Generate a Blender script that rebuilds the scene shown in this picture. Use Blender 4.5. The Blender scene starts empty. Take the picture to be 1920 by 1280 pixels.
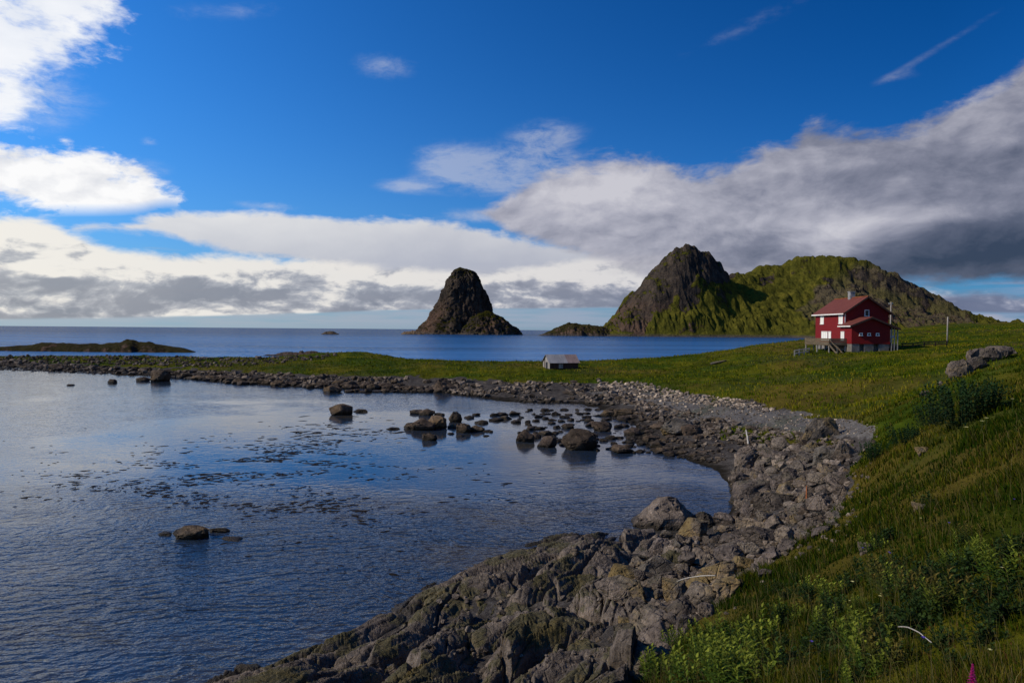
import bpy, bmesh, math, random
import numpy as np
from mathutils import Vector, Matrix, Euler

random.seed(7); rng = np.random.default_rng(11)
R = math.radians
sc = bpy.context.scene
col = sc.collection

# ------------------------------------------------------------------ camera
F = 1280.0; W0, H0 = 1920, 1280
CAMZ = 8.0; PITCH = 0.976; ROLL = 0.46
cam_d = bpy.data.cameras.new('camera'); cam = bpy.data.objects.new('camera', cam_d); col.objects.link(cam)
cam_d.sensor_width = 36; cam_d.lens = 24; cam_d.clip_end = 90000; cam_d.clip_start = 0.05
CM = Matrix.Rotation(R(90 - PITCH), 4, 'X') @ Matrix.Rotation(R(ROLL), 4, 'Z')
cam.matrix_world = Matrix.Translation((0, 0, CAMZ)) @ CM
sc.camera = cam
CR = np.array(CM.to_3x3())

def ray(px, py):
    px = np.asarray(px, float); py = np.asarray(py, float)
    c = np.stack([(px - 960) / F, (640 - py) / F, -np.ones_like(px)], -1)
    d = c @ CR.T
    return d / np.linalg.norm(d, axis=-1, keepdims=True)
def onz(px, py, z=0.0):
    d = ray(px, py); t = (z - CAMZ) / d[..., 2]
    return d[..., 0] * t, d[..., 1] * t
def atd(px, py, dep):
    d = ray(px, py); t = dep / d[..., 1]
    return d[..., 0] * t, d[..., 1] * t, CAMZ + d[..., 2] * t
def topix(x, y, z):
    v = np.stack([x, y, z - CAMZ], -1) @ CR
    dd = np.maximum(-v[..., 2], 1e-3)
    return 960 + F * v[..., 0] / dd, 640 - F * v[..., 1] / dd

# ------------------------------------------------------------------ light
SUN_EL, SUN_AZ = 34.0, -97.0      # azimuth from +Y towards +X
sc.view_settings.view_transform = 'Standard'; sc.view_settings.look = 'None'
sc.view_settings.exposure = 0.0; sc.view_settings.gamma = 1.0
sdir = Vector((math.sin(R(SUN_AZ)) * math.cos(R(SUN_EL)), math.cos(R(SUN_AZ)) * math.cos(R(SUN_EL)), math.sin(R(SUN_EL))))
sd = bpy.data.lights.new('sun', 'SUN'); sd.energy = 4.0; sd.angle = R(0.5); sd.color = (1, 0.86, 0.64)
sun = bpy.data.objects.new('sun', sd); col.objects.link(sun)
sun.rotation_euler = sdir.to_track_quat('Z', 'Y').to_euler(); sun.location = (-60, 0, 60)

# ------------------------------------------------------------------ node helper
class S:
    def __init__(s, nt, sock): s.nt, s.k = nt, sock
    def _m(s, op, b=None, c=None, clamp=False):
        n = s.nt.nodes.new('ShaderNodeMath'); n.operation = op; n.use_clamp = clamp
        for i, v in enumerate((s, b, c)):
            if v is None: continue
            if isinstance(v, S): s.nt.links.new(v.k, n.inputs[i])
            else: n.inputs[i].default_value = v
        return S(s.nt, n.outputs[0])
    def __add__(s, o): return s._m('ADD', o)
    __radd__ = __add__
    def __mul__(s, o): return s._m('MULTIPLY', o)
    __rmul__ = __mul__
    def __sub__(s, o): return s._m('SUBTRACT', o)
    def __rsub__(s, o): return (s * -1.0) + o
    def __truediv__(s, o): return s._m('DIVIDE', o)
    def min(s, o): return s._m('MINIMUM', o)
    def max(s, o): return s._m('MAXIMUM', o)
    def pow(s, o): return s._m('POWER', o)
    def clamp(s): return s._m('ADD', 0.0, clamp=True)
    def f(s, op, b=None): return s._m(op, b)
    def smooth(s, a, b):
        n = s.nt.nodes.new('ShaderNodeMapRange'); n.interpolation_type = 'SMOOTHSTEP'
        s.nt.links.new(s.k, n.inputs[0]); n.inputs[1].default_value = a; n.inputs[2].default_value = b
        return S(s.nt, n.outputs[0])
    def remap(s, a, b, c, d):
        n = s.nt.nodes.new('ShaderNodeMapRange'); s.nt.links.new(s.k, n.inputs[0])
        for i, v in enumerate((a, b, c, d)): n.inputs[i + 1].default_value = v
        return S(s.nt, n.outputs[0])
class G:
    """small graph builder"""
    def __init__(g, nt): g.nt = nt
    def new(g, t): return g.nt.nodes.new('ShaderNode' + t)
    def put(g, inp, v):
        if isinstance(v, S): g.nt.links.new(v.k, inp)
        elif hasattr(v, 'is_output'): g.nt.links.new(v, inp)
        elif isinstance(v, tuple) and len(v) == 3 and inp.type == 'RGBA': inp.default_value = (*v, 1)
        else: inp.default_value = v
    def xyz(g, x, y, z=0.0):
        n = g.new('CombineXYZ')
        for i, v in enumerate((x, y, z)): g.put(n.inputs[i], v)
        return S(g.nt, n.outputs[0])
    def sep(g, v):
        n = g.new('SeparateXYZ'); g.put(n.inputs[0], v); return [S(g.nt, o) for o in n.outputs]
    def noise(g, vec, scale=1.0, detail=4, rough=0.5, dist=0.0, lac=2.0, type_='FBM'):
        n = g.new('TexNoise'); n.noise_type = type_
        g.put(n.inputs['Vector'], vec); g.put(n.inputs['Scale'], scale)
        n.inputs['Detail'].default_value = detail; n.inputs['Roughness'].default_value = rough
        n.inputs['Distortion'].default_value = dist; n.inputs['Lacunarity'].default_value = lac
        return S(g.nt, n.outputs[0])
    def vor(g, vec, scale, feat='F1', out=0, rnd=1.0):
        n = g.new('TexVoronoi'); n.feature = feat; g.put(n.inputs['Vector'], vec); n.inputs['Scale'].default_value = scale
        n.inputs['Randomness'].default_value = rnd
        return S(g.nt, n.outputs[out])
    def curve(g, x, pts, lo, hi, vlo, vhi, smooth=True):
        n = g.new('FloatCurve'); c = n.mapping.curves[0]
        g.put(n.inputs['Value'], x.remap(lo, hi, 0, 1))
        P = sorted([((a - lo) / (hi - lo), (b - vlo) / (vhi - vlo)) for a, b in pts])
        P = [(min(1, max(0, a)), min(1, max(0, b))) for a, b in P]
        c.points[0].location = P[0]; c.points[-1].location = P[-1]
        for p in P[1:-1]: c.points.new(*p)
        for p in c.points: p.handle_type = 'AUTO_CLAMPED'
        n.mapping.update()
        return S(g.nt, n.outputs[0]) * (vhi - vlo) + vlo
    def mix(g, f, a, b, mode='MIX'):
        n = g.new('Mix'); n.data_type = 'RGBA'; n.blend_type = mode
        g.put(n.inputs['Factor'], f); g.put(n.inputs[6], a); g.put(n.inputs[7], b)
        return S(g.nt, n.outputs[2])
    def ramp(g, f, stops, interp='LINEAR'):
        n = g.new('ValToRGB'); g.put(n.inputs[0], f); e = n.color_ramp.elements; n.color_ramp.interpolation = interp
        e[0].position, e[0].color = stops[0][0], (*stops[0][1], 1)
        e[1].position, e[1].color = stops[-1][0], (*stops[-1][1], 1)
        for p, c in stops[1:-1]:
            k = e.new(p); k.color = (*c, 1)
        return S(g.nt, n.outputs[0])
    def bump(g, h, strength=1.0, dist=0.05, normal=None):
        n = g.new('Bump'); g.put(n.inputs['Height'], h); g.put(n.inputs['Strength'], strength); g.put(n.inputs['Distance'], dist)
        if normal is not None: g.put(n.inputs['Normal'], normal)
        return S(g.nt, n.outputs[0])

# ------------------------------------------------------------------ world sky
def AE(px, py):
    d = ray(px, py); return math.atan2(d[0], d[1]), math.asin(d[2])
def build_world():
    w = bpy.data.worlds.new('World'); sc.world = w; w.use_nodes = True
    nt = w.node_tree; nt.nodes.clear(); g = G(nt)
    tc = g.new('TexCoord'); x, y, z = g.sep(tc.outputs['Generated'])
    A = x.f('ARCTAN2', y); E = z.f('ARCSINE')
    sky = g.new('TexSky'); sky.sky_type = 'NISHITA'; sky.sun_disc = False
    sky.sun_elevation = R(SUN_EL); sky.sun_rotation = R(SUN_AZ)
    sky.altitude = 0; sky.air_density = 1.0; sky.dust_density = 0.3; sky.ozone_density = 3.0
    base = g.mix(1.0, S(nt, sky.outputs[0]), SKY_TINT, 'MULTIPLY')
    gm = g.new('Gamma'); g.put(gm.inputs[0], base); gm.inputs[1].default_value = SKY_GAMMA
    base = S(nt, gm.outputs[0])
    # darker and purer blue away from the sun, paler towards it and near the horizon
    fall = A.remap(-0.65, 0.55, 0.62, 0.31)
    fc = g.xyz(fall, fall, fall)
    base = g.mix(1.0, base, fc, 'MULTIPLY')
    hz = (E * -11.0).f('EXPONENT'); hz2 = (E * -3.6).f('EXPONENT')
    glow = A.remap(-0.75, 0.55, 1.0, 0.12).clamp()
    base = g.mix((hz2 * 0.50 * glow.pow(1.7) + glow.pow(3.0) * 0.05).clamp(), base, (2.0, 5.4, 8.3))
    base = g.mix((hz * 0.80).clamp(), base, g.mix(glow, (1.3, 2.1, 3.6), (4.3, 4.8, 5.2)))
    LO, HI = -0.8, 0.8
    def cv(pts): return g.curve(A, [AE(*p) for p in pts], LO, HI, -0.1, 0.7)
    warp = g.noise(g.xyz(A, E * 2.2), 5.0, 4, 0.5) - 0.5
    Aw, Ew = A + warp * 0.10, E + warp * 0.035
    def fld(kx, ky, sc, det, ro, sd, da=0.0, de=0.0): return g.noise(g.xyz((Aw + da) * kx, (Ew + de) * ky, sd), sc, det, ro) - 0.5
    soft = fld(1.0, 2.0, 4.5, 3, 0.45, 3.3)            # broad soft variation
    big = fld(1.1, 1.9, 9.0, 6, 0.58, 3.3)
    fine = fld(1.0, 2.4, 30.0, 5, 0.62, 9.1)
    puff = fld(1.5, 3.4, 9.0, 7, 0.58, 2.2); puffb = fld(1.5, 3.4, 9.0, 6, 0.58, 2.2, -0.010, 0.012)
    bigb = fld(1.1, 1.9, 9.0, 5, 0.58, 3.3, -0.012, 0.010)
    relief = (big - bigb) * 2.4; rel2 = (puff - puffb) * 2.6
    nn = big + fine * 0.75
    def bank(top, bot, wt, wb, at, ab, f=nn):
        st = (cv(top) - E) * (1.0 / wt) + f * at
        sb = (E - cv(bot)) * (1.0 / wb) + f * ab
        return st.min(sb).smooth(-0.5, 0.5)
    def over(c, a, colr): return g.mix(a.clamp(), c, colr)
    warm = glow
    def blob(px, py, sx, sy, rot=0.0):
        a0, e0 = AE(px, py); da = A - a0; de = E - e0
        cr, sr = math.cos(rot), math.sin(rot)
        p = (da * cr + de * sr) * (1.0 / (sx / F)); q = (de * cr - da * sr) * (1.0 / (sy / F))
        return ((p * p + q * q) * -1.0).f('EXPONENT')
    c = base
    wsp = blob(720, 125, 70, 26) * 0.7
    for b in ((1030, 248, 75, 24), (840, 292, 70, 30), (1010, 290, 90, 26), (880, 318, 80, 14), (1750, 96, 100, 8, 0.42), (1680, 146, 40, 9), (1000, 318, 120, 22), (940, 345, 120, 30),
              (500, 385, 60, 10), (280, 265, 16, 8), (60, 170, 90, 60), (260, 330, 60, 30), (900, 405, 90, 14), (440, 20, 150, 20, 0.2), (1420, 40, 200, 18, 0.3), (760, 350, 60, 14)):
        wsp = wsp + blob(*b) * (0.55 if b[0] in (1750, 1680) else 0.9 if b[2] < 130 and b[0] != 440 else 0.5)
    wf = g.noise(g.xyz(A * 1.0 + warp * 0.14, E * 2.6 + warp * 0.1, 1.7), 15.0, 6, 0.68) - 0.5
    wa = (wsp.min(1.0).pow(1.25) * (wf * 3.6 + 1.0) - 0.17).smooth(0.0, 1.2) * 0.60
    c = over(c, wa, g.mix(warm, (2.4, 2.8, 4.2), (6.6, 7.2, 8.4)))
    # distant low streaks just above the sea
    lowf = g.noise(g.xyz(A * 2.0, E * 30.0, 5.5), 4.0, 7, 0.55)
    la = ((0.070 - E) * 20.0 + (lowf - 0.42) * 6.0).smooth(0.0, 2.2) * (E * 60.0 + 0.3).clamp() * 0.8
    c = over(c, la, g.mix(warm, (2.6, 3.2, 4.9), (4.4, 4.8, 5.2)))
    # upper left cloud
    tlb = ((blob(10, 10, 130, 70) * 1.35) + (blob(150, -5, 80, 24) * 0.9) + blob(0, 150, 60, 70) * 0.7 + blob(10, 200, 50, 40) * 0.5 + blob(90, 90, 80, 26) * .5)
    tl = (tlb + nn * (tlb * 2.5).min(1.0) * 2.4 - 0.42).smooth(0.0, 1.0)
    c = over(c, tl * 0.93, g.mix((big * 1.6 + 0.65).clamp(), (7.2, 7.7, 8.6), (10.0, 10.0, 10.0)))
    # left cloud
    lcb = (blob(60, 345, 210, 44) * 1.5 + blob(215, 372, 95, 20) * 0.8 + blob(20, 300, 170, 30) * 0.7 + blob(200, 300, 80, 18, -0.3) * 0.6)
    lc = (lcb + nn * (lcb * 2.2).min(1.0) * 3.0 - 0.50).smooth(0.0, 0.9)
    lc = lc.min((E - cv([(-300, 420), (0, 412), (100, 408), (250, 404), (330, 392), (1900, 392)])) * 60.0).clamp()
    c = over(c, lc * 0.97, g.mix((relief * 1.2 + 0.72 + soft * 0.8).clamp(), (6.3, 6.5, 7.1), (10.0, 9.9, 9.8)))
    # smooth bright upper deck of the low bank
    b2u = bank([(0, 470), (140, 432), (235, 420), (300, 403), (380, 396), (500, 403), (640, 412), (760, 416), (870, 424), (930, 442), (1000, 452), (1080, 468), (1160, 486), (1250, 520), (1900, 600)],
               [(0, 430), (200, 428), (300, 440), (400, 462), (520, 480), (620, 500), (760, 530), (1000, 550), (1250, 560), (1900, 600)], 0.014, 0.015, 2.0, 1.6)
    up = E.remap(0.095, 0.155, 0.15, 0.95) + relief * 0.25 + soft * 1.1
    c = over(c, b2u * 0.95, g.mix(up.clamp(), g.mix(warm, (3.4, 3.6, 4.6), (5.6, 5.7, 6.2)), g.mix(warm, (5.0, 5.1, 5.7), (8.6, 8.5, 8.3))))
    # rolling low bank with grey flat bases
    b2 = bank([(-300, 400), (0, 412), (70, 414), (130, 436), (190, 462), (235, 472), (330, 480), (420, 484), (560, 488), (700, 500), (900, 512), (1000, 500), (1100, 488), (1190, 482), (1260, 480), (1500, 530), (1700, 545), (2200, 560)],
              [(-300, 600), (0, 598), (300, 594), (600, 586), (780, 580), (1000, 578), (1200, 576), (1500, 580), (2200, 590)], 0.014, 0.004, 1.8, 0.5)
    hgt = g.curve(E, [(-0.02, 0.1), (0.014, 0.22), (0.028, 0.02), (0.045, 0.08), (0.058, 0.34), (0.078, 0.74), (0.105, 0.95), (0.16, 1.0)], -0.02, 0.2, 0.0, 1.0)
    strk = g.noise(g.xyz(A * 1.2, E * 20.0 + warp * 0.3, 8.5), 5.0, 6, 0.55) - 0.5
    s2 = (hgt * 1.05 + rel2 * 1.25 + puff * 0.7 + big * 0.35 + soft * 0.4 + fine * 0.15 + strk * (0.09 - E).max(0.0) * 12.0).smooth(-0.45, 1.05)
    cA = g.mix(warm, (0.95, 1.25, 2.3), (2.9, 3.1, 3.5)); cA = g.mix((big * 2.0 + 0.5).clamp(), cA, g.mix(warm, (1.7, 2.0, 3.1), (3.8, 3.9, 4.2))); cB = g.mix(warm, (2.2, 2.5, 3.7), (5.0, 5.1, 5.3)); cC = g.mix(warm, (5.6, 5.6, 6.2), (9.3, 8.9, 8.1))
    c = over(c, b2 * 0.97, g.mix(s2.smooth(0.40, 0.95), g.mix(s2.smooth(0.05, 0.55), cA, cB), cC))
    # big bank on the right
    b1 = bank([(-300, 560), (800, 470), (870, 425), (920, 395), (965, 360), (1010, 332), (1080, 312), (1150, 310), (1230, 306), (1300, 318), (1390, 306), (1440, 290), (1490, 268), (1520, 246), (1600, 248), (1700, 240), (1755, 220), (1800, 190), (1850, 165), (1920, 122), (2000, 60), (2200, 0)],
              [(-300, 540), (800, 370), (880, 385), (940, 420), (1000, 448), (1080, 470), (1160, 492), (1230, 520), (1350, 530), (1500, 530), (1650, 528), (1800, 529), (1920, 524), (2200, 520)], 0.026, 0.017, 2.0, 1.5)
    dk = blob(1860, 470, 230, 60) * 0.55 + blob(1600, 510, 130, 20) * 0.12 + blob(1900, 330, 300, 60) * 0.16
    lt = blob(1120, 370, 260, 70) * 0.30 + blob(1560, 445, 90, 45) * 0.30 + blob(1690, 410, 110, 20, 0.06) * 0.22 + blob(1790, 215, 110, 26, 0.5) * 0.10 + blob(1250, 330, 220, 16) * 0.10 + blob(1900, 265, 90, 12) * 0.08
    s1 = (lt - dk + 0.60 + soft * 0.5 + big * 0.30 + relief * 0.30 + rel2 * 0.10).clamp()
    c1 = g.ramp(s1, [(0.0, (0.040, 0.056, 0.094)), (0.3, (0.110, 0.125, 0.180)), (0.55, (0.235, 0.245, 0.315)), (0.8, (0.43, 0.43, 0.50)), (1.0, (0.60, 0.59, 0.64))])
    c1 = g.mix(1.0, c1, (10.0, 10.0, 10.0), 'MULTIPLY')
    c = over(c, b1 * 0.965, c1)
    # small bright puffs behind the hills
    pfb = (blob(1435, 494, 26, 14) * .9 + blob(1190, 505, 70, 20) * 0.7 + blob(1560, 470, 60, 24) * .5 + blob(1830, 560, 110, 12) * .5)
    pf = (pfb + nn * (pfb * 2.5).min(1.0) * 1.4 - 0.45).smooth(0.0, 1.0)
    c = over(c, pf * 0.55, g.mix((relief + 0.6).clamp(), (3.0, 3.2, 3.9), (5.8, 5.7, 5.9)))
    bg = g.new('Background'); g.put(bg.inputs[0], c); bg.inputs[1].default_value = 0.1
    out = g.new('OutputWorld'); nt.links.new(bg.outputs[0], out.inputs[0])
SKY_TINT = (0.012, 0.86, 1.55); SKY_GAMMA = 1.25
build_world()

# ------------------------------------------------------------------ numpy noise
_perm = rng.permutation(4096); _gr = rng.normal(size=(4096, 3)); _gr /= np.linalg.norm(_gr, axis=1)[:, None]
def pn(x, y, z=0.0):
    x, y = np.broadcast_arrays(np.asarray(x, float), np.asarray(y, float)); z = np.broadcast_to(np.asarray(z, float), x.shape)
    xi, yi, zi = np.floor(x).astype(np.int64), np.floor(y).astype(np.int64), np.floor(z).astype(np.int64)
    xf, yf, zf = x - xi, y - yi, z - zi
    fd = lambda t: t * t * t * (t * (t * 6 - 15) + 10)
    u, v, w = fd(xf), fd(yf), fd(zf)
    out = 0
    for i in (0, 1):
        for j in (0, 1):
            for k in (0, 1):
                h = _perm[(_perm[(_perm[(xi + i) & 4095] + yi + j) & 4095] + zi + k) & 4095]
                gg = _gr[h]
                d = gg[..., 0] * (xf - i) + gg[..., 1] * (yf - j) + gg[..., 2] * (zf - k)
                out = out + d * (u if i else 1 - u) * (v if j else 1 - v) * (w if k else 1 - w)
    return out * 1.6
def fbm(x, y, z=0.0, o=4, g=0.5):
    a, s, t = 1.0, 0.0, 0.0
    for i in range(o):
        s = s + a * pn(np.asarray(x) * 2 ** i + 17.3 * i, np.asarray(y) * 2 ** i - 9.1 * i, np.asarray(z) * 2 ** i + 3.7 * i); a *= g
    return s
def sm(x, a, b):
    t = np.clip((x - a) / (b - a), 0, 1); return t * t * (3 - 2 * t)

# ------------------------------------------------------------------ mesh / object helpers
def tag(o, label=None, cat=None, group=None, kind=None):
    if label: o['label'] = label
    if cat: o['category'] = cat
    if group: o['group'] = group
    if kind: o['kind'] = kind
    return o
def npmesh(name, V, Fq, mat=None, smooth=True, attr=None, link=True):
    me = bpy.data.meshes.new(name); V = np.asarray(V, np.float32); Fq = np.asarray(Fq, np.int32); k = Fq.shape[1]
    me.vertices.add(len(V)); me.vertices.foreach_set('co', V.ravel())
    me.loops.add(Fq.size); me.loops.foreach_set('vertex_index', Fq.ravel())
    me.polygons.add(len(Fq)); me.polygons.foreach_set('loop_start', np.arange(len(Fq), dtype=np.int32) * k)
    me.polygons.foreach_set('loop_total', np.full(len(Fq), k, np.int32))
    me.polygons.foreach_set('use_smooth', np.full(len(Fq), smooth, bool))
    me.update(calc_edges=True); me.validate()
    for an, av in (attr or {}).items():
        a = me.color_attributes.new(an, 'FLOAT_COLOR', 'POINT')
        c = np.ones((len(V), 4), np.float32); c[:, :av.shape[1]] = av; a.data.foreach_set('color', c.ravel())
    if mat: me.materials.append(mat)
    if not link: return me
    o = bpy.data.objects.new(name, me); col.objects.link(o); return o
def gridfaces(nr, nc, wrap=False):
    i = np.arange(nr - 1)[:, None]; j = np.arange(nc if wrap else nc - 1)[None, :]
    j2 = (j + 1) % nc
    a = i * nc + j; b = i * nc + j2; c = (i + 1) * nc + j2; d = (i + 1) * nc + j
    return np.stack([a, b, c, d], -1).reshape(-1, 4)
class MB:
    def __init__(s): s.v = []; s.f = []
    def add(s, V, Fs):
        n = len(s.v); s.v += [tuple(v) for v in V]; s.f += [tuple(i + n for i in f) for f in Fs]; return s
    def box(s, x0, x1, y0, y1, z0, z1, M=None):
        V = [Vector(p) for p in ((x0, y0, z0), (x1, y0, z0), (x1, y1, z0), (x0, y1, z0), (x0, y0, z1), (x1, y0, z1), (x1, y1, z1), (x0, y1, z1))]
        if M: V = [M @ v for v in V]
        return s.add(V, ((0, 3, 2, 1), (4, 5, 6, 7), (0, 1, 5, 4), (1, 2, 6, 5), (2, 3, 7, 6), (3, 0, 4, 7)))
    def bar(s, a, b, w, h=None):
        a, b = Vector(a), Vector(b); d = b - a; h = h or w
        q = d.to_track_quat('X', 'Z').to_matrix().to_4x4()
        return s.box(0, d.length, -w / 2, w / 2, -h / 2, h / 2, Matrix.Translation(a) @ q)
    def tube(s, pts, rad, n=7):
        pts = [Vector(p) for p in pts]; rr = rad if isinstance(rad, (list, tuple)) else [rad] * len(pts); V = []; Fs = []
        for i, p in enumerate(pts):
            d = (pts[min(i + 1, len(pts) - 1)] - pts[max(i - 1, 0)]).normalized()
            a = d.orthogonal().normalized(); b = d.cross(a)
            for k in range(n):
                t = 2 * math.pi * k / n; V.append(p + (a * math.cos(t) + b * math.sin(t)) * rr[i])
        for i in range(len(pts) - 1):
            for k in range(n):
                k2 = (k + 1) % n; Fs.append((i * n + k, i * n + k2, (i + 1) * n + k2, (i + 1) * n + k))
        Fs.append(tuple(range(n - 1, -1, -1))); Fs.append(tuple((len(pts) - 1) * n + k for k in range(n)))
        return s.add(V, Fs)
    def prism(s, poly, axis, a, b):
        """poly: 2-D points; axis 'y' -> poly in (x,z), 'x' -> poly in (y,z)"""
        mk = (lambda p, t: (p[0], t, p[1])) if axis == 'y' else (lambda p, t: (t, p[0], p[1]))
        n = len(poly); V = [mk(p, a) for p in poly] + [mk(p, b) for p in poly]
        return s.add(V, [tuple(range(n)), tuple(range(2 * n - 1, n - 1, -1))] + [(i, i + n, (i + 1) % n + n, (i + 1) % n) for i in range(n)])
    def build(s, name, mat, parent=None, smooth=False, bevel=0.0):
        me = bpy.data.meshes.new(name); me.from_pydata(s.v, [], s.f)
        bm = bmesh.new(); bm.from_mesh(me); bmesh.ops.recalc_face_normals(bm, faces=bm.faces)
        if bevel: bmesh.ops.bevel(bm, geom=list(bm.edges), offset=bevel, segments=1, affect='EDGES')
        bm.to_mesh(me); bm.free()
        for p in me.polygons: p.use_smooth = smooth
        me.materials.append(mat)
        o = bpy.data.objects.new(name, me); col.objects.link(o)
        if parent: o.parent = parent
        return o
def empty(name, loc=(0, 0, 0), rz=0.0):
    o = bpy.data.objects.new(name, None); o.location = loc; o.rotation_euler = (0, 0, rz); o.empty_display_size = 0.3
    col.objects.link(o); return o

# ------------------------------------------------------------------ materials
def mat(name):
    m = bpy.data.materials.new(name); m.use_nodes = True; nt = m.node_tree; nt.nodes.clear(); g = G(nt)
    b = g.new('BsdfPrincipled'); o = g.new('OutputMaterial'); nt.links.new(b.outputs[0], o.inputs[0])
    return m, g, b
def geo(g):
    n = g.new('NewGeometry'); return S(g.nt, n.outputs['Position']), S(g.nt, n.outputs['Normal'])
def attr(g, name):
    n = g.new('Attribute'); n.attribute_name = name; return S(g.nt, n.outputs['Color'])

def rock_mat(name, scale=1.0, tint=(1, 1, 1), rand=True, wet=True, lichen=0.5, moss=0.0, vcol=False):
    m, g, b = mat(name); P, Nn = geo(g)
    tcn = g.new('TexCoord'); O = P if not rand else S(g.nt, tcn.outputs['Object'])
    n1 = g.noise(P, 1.6 * scale, 8, 0.62); n2 = g.noise(P, 9 * scale, 8, 0.65); n3 = g.noise(P, 0.55 * scale, 4, 0.5)
    px_, py_, pz_ = g.sep(P)
    strat = g.noise(g.xyz(px_ * 0.8 + py_ * 0.5, py_ * 2.5 - px_ * 2.0, pz_ * 5.0), 2.2 * scale, 6, 0.6)
    c = g.ramp(n1 * 0.45 + n2 * 0.35 + strat * 0.2, [(0.33, (0.028, 0.025, 0.023)), (0.45, (0.105, 0.095, 0.086)), (0.54, (0.200, 0.180, 0.160)), (0.66, (0.38, 0.34, 0.30))])
    if vcol: c = g.mix(1.0, c, attr(g, 'tint'), 'MULTIPLY')
    if rand:
        oi = g.new('ObjectInfo'); rr = S(g.nt, oi.outputs['Random'])
        c = g.mix(1.0, c, g.ramp(rr, [(0.0, (0.55, 0.53, 0.52)), (0.3, (0.95, 0.9, 0.92)), (0.55, (1.2, 1.12, 1.05)), (0.8, (0.75, 0.78, 0.78)), (1.0, (1.65, 1.5, 1.3))]), 'MULTIPLY')
        ln = (n3 * 1.2 + rr * 0.28 + n2 * 0.5 + 0.08)
    else: ln = n3 * 1.2 + n2 * 0.7 + 0.1
    if lichen: c = g.mix((ln.smooth(1.15, 1.35) * lichen), c, g.mix(n2, (0.20, 0.125, 0.035), (0.36, 0.27, 0.12)))
    nx, ny, nz = g.sep(Nn)
    if moss: c = g.mix((n3 * 1.3 + n1 * 0.5 + n2 * .2 + nz * 0.35).smooth(1.28, 1.40) * moss, c, g.mix(n2, (0.022, 0.030, 0.004), (0.085, 0.092, 0.010)))
    c = g.mix(1.0, c, tint, 'MULTIPLY')
    px, py, pz = g.sep(P)
    rough = 0.85
    if wet:
        wv = (pz + (n1 - 0.5) * 0.5 + (n2 - 0.5) * 0.12).smooth(0.42, 0.12)
        wv = 1.0 - (pz + (n1 - 0.5) * 0.6 + (n2 - 0.5) * 0.15).smooth(0.10, 0.42)
        c = g.mix(wv * 0.86, c, g.mix(n2, (0.010, 0.008, 0.006), (0.030, 0.024, 0.014)))
        g.put(b.inputs['Roughness'], 0.88 - wv * 0.35)
    else: b.inputs['Roughness'].default_value = rough
    g.put(b.inputs['Base Color'], c)
    b.inputs['Specular IOR Level'].default_value = 0.14
    cr = g.vor(P, 2.3 * scale, 'DISTANCE_TO_EDGE').smooth(0.0, 0.06)
    h = n1 * 0.8 + n2 * 0.6 + g.noise(P, 38 * scale, 6, 0.7) * 0.2 + strat * 1.1 + cr * 0.25
    g.put(b.inputs['Normal'], g.bump(h, 0.9, 0.13 / scale))
    return m

M = {}
M['boulder'] = rock_mat('boulder_rock', 1.0, (0.84, 0.79, 0.73), lichen=0.75, moss=0.25)
M['reef'] = rock_mat('reef_rock', 1.4, (0.52, 0.44, 0.35), lichen=0.35)
M['bedrock'] = rock_mat('bedrock_rock', 1.3, (0.82, 0.735, 0.655), rand=False, lichen=0.5, moss=0.6)
M['stones'] = rock_mat('loose_stones', 1.2, (1.05, .97, .87), rand=False, vcol=True, lichen=0.25)

def ground_mat():
    m, g, b = mat('shore_ground'); P, Nn = geo(g); z = attr(g, 'zone'); gr, pb, dk = g.sep(z)
    px, py, pz = g.sep(P)
    n1 = g.noise(P, 0.22, 7, 0.6); n2 = g.noise(P, 1.7, 8, 0.65); n3 = g.noise(P, 11, 6, 0.7); n0 = g.noise(P, 0.055, 3, 0.5)
    grass = g.ramp(n1 * 0.5 + n2 * 0.35 + n3 * 0.15, [(0.30, (0.014, 0.020, 0.003)), (0.44, (0.036, 0.045, 0.004)), (0.55, (0.074, 0.082, 0.006)), (0.70, (0.135, 0.128, 0.016))])
    grass = g.mix((n0 + n2 * 0.3).smooth(0.62, 0.78) * 0.6, grass, g.mix(n3, (0.055, 0.040, 0.012), (0.12, 0.085, 0.028)))
    grass = g.mix(1.0, grass, g.mix(g.noise(P, 0.12, 3).smooth(0.42, 0.6), (0.62, 0.85, 0.7), (1.25, 1.15, 0.9)), 'MULTIPLY')
    gravel = g.ramp(n3 * 0.6 + n2 * 0.4, [(0.32, (0.045, 0.042, 0.040)), (0.5, (0.12, 0.112, 0.105)), (0.68, (0.26, 0.245, 0.225))])
    gravel = g.mix((n1 * 1.0 + n2 * 0.3).smooth(0.66, 0.78) * 0.5, gravel, (0.050, 0.062, 0.032))
    rock = g.ramp(n3 * 0.5 + n2 * 0.5, [(0.32, (0.018, 0.016, 0.014)), (0.5, (0.06, 0.053, 0.048)), (0.7, (0.15, 0.135, 0.12))])
    edge = (gr + (n2 - 0.5) * 0.7 + (n3 - 0.5) * 0.4).smooth(0.42, 0.58)
    c = g.mix(pb.clamp(), rock, gravel); c = g.mix(edge, c, grass)
    wv = 1.0 - (pz + (n2 - 0.5) * 0.3).smooth(0.02, 0.25)
    c = g.mix(wv * 0.85, c, (0.012, 0.010, 0.006))
    g.put(b.inputs['Base Color'], c); b.inputs['Roughness'].default_value = 1.0; b.inputs['Specular IOR Level'].default_value = 0.02
    g.put(b.inputs['Normal'], g.bump(n2 * 0.8 + n3 * 0.5, 0.9, 0.22))
    return m
M['ground'] = ground_mat()

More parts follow.
